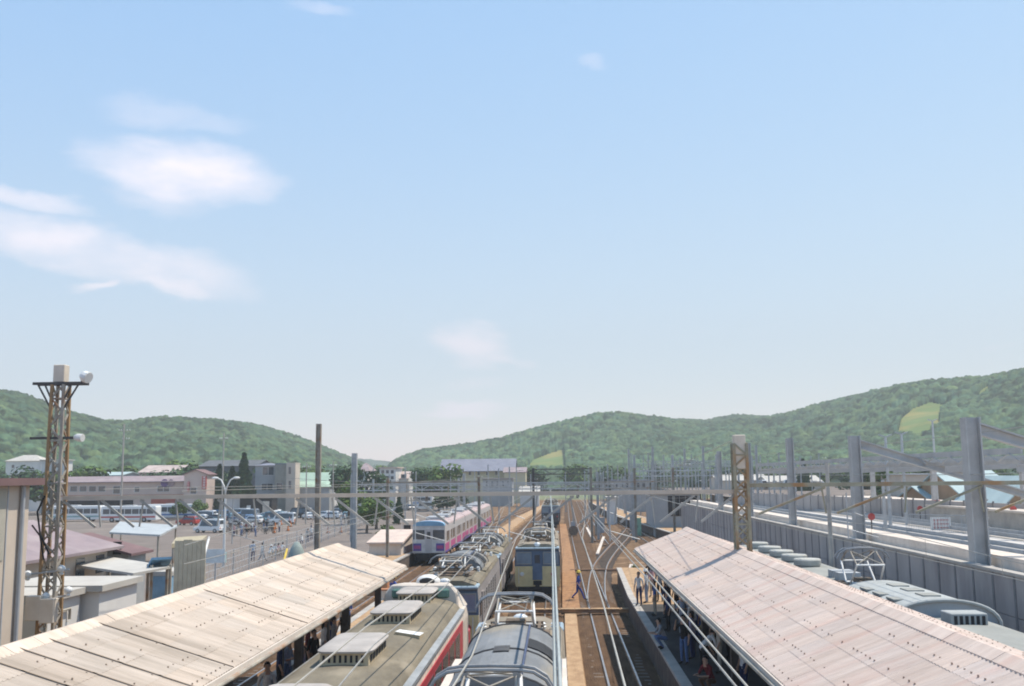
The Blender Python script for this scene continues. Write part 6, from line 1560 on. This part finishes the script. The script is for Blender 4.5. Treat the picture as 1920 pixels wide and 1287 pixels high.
def person(label, x, y, z, pose, rz, shirt, trouser, hat=None, hair='short', sc=1.0, sleeve=False, group=None):
    m, J = body_mesh(pose); t = thing('person', label, 'person', (x, y, z), group, rz); t.scale = (sc,)*3
    mm = m.copy(); mats = [skinm, CL[shirt], CL[trouser], shoem, CL[shirt]]
    for i in range(5): mm.materials[i] = mats[i]
    o = bpy.data.objects.new('body', mm); COL.objects.link(o); adopt(o, t)
    s = J['skull']
    b = MB(); 
    b.ball(s+Vector((0,-.012,.02)), .1, 12, 8, sc=(.9,1.02,1.02)); b.f = [f for f, in zip(b.f)]
    keep = []
    for f in b.f:
        c = sum((Vector(b.v[i]) for i in f), Vector())/len(f)-s
        keep.append(c.z > .012+max(0, c.y)*.55 or (c.y < -.02 and c.z > (-.07 if hair == 'short' else -.16)))
    b.f = [f for f, k in zip(b.f, keep) if k]; b.m = [0]*len(b.f)
    if hair == 'long': b.ball(s+Vector((0,-.06,-.08)), .085, 10, 6, sc=(1,.6,1.5))
    b.build('hair', hairm, t, smooth=True)
    b = MB(); b.add([s+Vector((-.014,.085,-.035)), s+Vector((.014,.085,-.035)), s+Vector((0,.112,-.03)), s+Vector((0,.085,.012))], [(0,1,2),(1,3,2),(3,0,2)])
    for q in (-1,1): b.ball(s+Vector((q*.088,0,-.015)), .024, 6, 4, sc=(.5,.8,1.2))
    b.build('nose_and_ears', skinm, t, smooth=True)
    b = MB()
    for q in (-1,1): b.ball(s+Vector((q*.033,.083,.004)), .0095, 6, 4)
    b.box(s.x-.022,s.y+.082,s.z-.066,s.x+.022,s.y+.09,s.z-.06); b.build('eyes_and_mouth', hairm, t)
    if hat:
        b = MB(); nm, mt = {'helmet': ('helmet', MT['yellow_paint']), 'cap': ('hat', CL['white'])}[hat]
        b.lathe([(.155,.0),(.15,.012),(.118,.02),(.115,.06),(.09,.105),(.05,.128),(.01,.135)], s+Vector((0,0,.03)), 16); b.build(nm, mt, t, smooth=True)
    return t
def at(px, py, z): p = P(px, py, z=z); return p.x, p.y
def pf(label, px, py, pose, rz, sh, tr, z=.957, **k):     # placed by the feet
    x, y = at(px, py, z); return person(label, x, y, z, pose, rz, sh, tr, **k)
def ph(label, px, py, pose, rz, sh, tr, z=.957, hh=1.52, **k):   # placed by the head, its feet hidden behind something
    x, y = at(px, py, z+hh); return person(label, x, y, z, pose, rz, sh, tr, **k)
# right platform
pf('person in white shirt and navy trousers, leftmost at the sunny end of the right platform', 1199, 1136, 'stand', 2.6, 'white', 'navy')
pf('person in white shirt and cap facing the track at the sunny end', 1213, 1131, 'stand', 1.2, 'white', 'lightblue', hat='cap')
pf('person in pink top half hidden behind the two white shirts', 1224, 1120, 'stand', .4, 'pink', 'beige', hair='long')
pf('person in navy shirt and pale trousers standing at the edge of the shade', 1229, 1155, 'hipshot', 1.5, 'blue', 'beige')
pf('person in dark clothes standing behind the navy shirt', 1250, 1160, 'folded', .9, 'navy', 'black')
pf('person in blue shirt and black trousers waiting in the shade', 1254, 1184, 'stand', 1.9, 'navy', 'black')
pf('person in pale shirt and jeans crouching on the right platform', 1248, 1217, 'crouch', 1.7, 'grey', 'jeans')
pf('person in black shirt and blue jeans with one arm raised', 1284, 1246, 'armsup', 2.4, 'black', 'jeans')
pf('person in white top standing far under the right canopy', 1302, 1205, 'stand', .3, 'white', 'navy')
pf('person in grey suit with folded arms under the right canopy', 1281, 1192, 'folded', 2.9, 'lightblue', 'grey')
pf('person in white shirt bending over on the right platform', 1318, 1262, 'bend', -1.1, 'white', 'black')
pf('person in white dress standing close to the canopy gutter', 1351, 1262, 'stand', 1.4, 'cream', 'cream', hair='long')
pf('person in dark red shirt crouching low beside the track edge', 1336, 1302, 'crouch', 2.2, 'darkred', 'brown')
pf('person in white shirt and navy trousers nearest on the right platform', 1397, 1305, 'stand', 1.9, 'white', 'navy')
pf('person in brown shirt behind the bending person', 1345, 1228, 'stand', 2.4, 'brown', 'black')
pf('person in dark jacket far along the right platform by the tip', 1219, 1108, 'stand', 3.0, 'black', 'black')
pf('person in beige jacket deep under the canopy behind the navy shirt', 1270, 1150, 'stand', 2.2, 'beige', 'black')
pf('person in black suit next to the beige jacket', 1290, 1164, 'folded', 1.5, 'black', 'black')
pf('person in white top and dark skirt mid group under the right canopy', 1322, 1192, 'stand', 2.0, 'white', 'black', hair='long')
pf('person in blue overalls leaning by a column of the right canopy', 1310, 1178, 'hipshot', .8, 'work', 'work')
pf('person in khaki shirt sitting near the columns of the right canopy', 1330, 1210, 'crouch', 1.2, 'khaki', 'navy')
pf('person in grey top last before the shade ends on the right platform', 1238, 1128, 'stand', 2.9, 'grey', 'black')
pf('person in lilac top close behind the one with a raised arm', 1300, 1236, 'stand', 1.1, 'lilac', 'navy', hair='long')
pf('person in navy jacket deep in shade near the bending person', 1368, 1236, 'folded', 1.8, 'navy', 'black')
# left platform, under the canopy
ph('person in lilac shirt waiting behind the nearest ribbed cooler', 566, 1222, 'stand', -1.5, 'lilac', 'grey')
ph('person in white shirt with dark hair nearest on the left platform', 501, 1253, 'stand', 3.6, 'white', 'khaki')
ph('person in dark blue shirt beside the brown canopy column', 524, 1212, 'stand', -1.2, 'navy', 'black')
ph('person in pale blue shirt next to the dark blue one', 540, 1208, 'folded', -1.8, 'lightblue', 'jeans')
ph('person in maroon top standing mid platform on the left', 577, 1180, 'hipshot', -1.4, 'darkred', 'black')
ph('person in black vest behind the maroon top', 588, 1190, 'stand', -2.2, 'black', 'brown')
ph('person in white blouse with long hair on the left platform', 607, 1172, 'stand', -1.1, 'white', 'grey', hair='long')
ph('person in grey shirt raising one arm on the left platform', 626, 1166, 'armsup', -1.7, 'grey', 'black')
ph('person in brown shirt near the far canopy column on the left', 622, 1138, 'stand', -1.9, 'brown', 'navy')
ph('person in cream shirt at the far group under the left canopy', 641, 1130, 'stand', -1.3, 'cream', 'black')
ph('person in blue shirt last of the group under the left canopy', 652, 1124, 'folded', -2, 'blue', 'black')
# railway workers
pf('worker in blue overalls and yellow helmet walking across the tracks', 1084, 1126, 'walk', -1.45, 'work', 'work', z=-.05, hat='helmet', sc=1.06)
ph('worker with yellow helmet standing on the left platform beside the express car', 738, 1087, 'stand', 2.5, 'work', 'work', hat='helmet')
# forecourt
pf('person in pale blue shirt and dark trousers standing by the forecourt fence', 474, 1052, 'stand', .5, 'lightblue', 'navy', z=-.1, sc=1.08)
pf('person in white shirt and grey trousers walking beside the blue shirt', 491, 1053, 'walk', -.6, 'white', 'grey', z=-.1, sc=1.04)
for (px, py, sh, ht, lab) in ((505,1046,'white','cap','person in white hat sitting leftmost of the row by the fence'),(512,1043,'white',None,'person in white shirt sitting second in the row by the fence'),(519,1042,'pink',None,'person in pink shirt sitting third in the row by the fence'),(527,1040,'white',None,'person in white shirt sitting at the right end of the row by the fence')):
    pf(lab, px, py, 'crouch', -.4, sh, 'beige', z=-.1, hat=ht, sc=1.05)
for (px, py, sh, lab, po) in ((567,1020,'white','person in white shirt sitting behind the tarpaulin bundle','crouch'),(577,1018,'grey','person in grey shirt standing behind the rusty mast','stand'),(584,1012,'white','person in white shirt right of the rusty mast on the forecourt','stand'),
                          (453,998,'white','person in white shirt among the parked bicycles','stand'),(462,1001,'darkred','person in red shirt among the parked bicycles','stand'),(473,999,'white','person in white shirt right of the red shirt at the bicycles','walk'),(500,996,'black','person in dark clothes at the right end of the bicycles','stand')):
    pf(lab, px, py, po, .8, sh, 'navy', z=-.1)
rnd = random.Random(64)
for k in range(20):
    px = rnd.uniform(400, 660); py = rnd.uniform(975, 1012)
    pf('small distant figure among the people scattered across the forecourt', px, py, ('stand','walk','folded','hipshot')[k % 4], rnd.uniform(0,6), ('white','white','navy','lightblue','pink','black')[k % 6], ('navy','grey','black','jeans')[k % 4], z=-.1, group='people scattered across the forecourt')
# ---------------------------------------------------------------- air
def haze(density):
    b = MB(); b.box(-1700,-60,-1.5,2300,2900,420); o = b.build('haze', bpy.data.materials.new('haze_air'))
    m = o.data.materials[0]; m.use_nodes = True; nt = m.node_tree; nt.nodes.clear()
    out = nt.nodes.new('ShaderNodeOutputMaterial'); v = nt.nodes.new('ShaderNodeVolumePrincipled')
    v.inputs['Color'].default_value = (.95,.985,1.0,1); v.inputs['Density'].default_value = density; v.inputs['Anisotropy'].default_value = 0
    nt.links.new(v.outputs[0], out.inputs['Volume']); tag(o, kind='stuff')
HAZE = .00045
if HAZE: haze(HAZE)
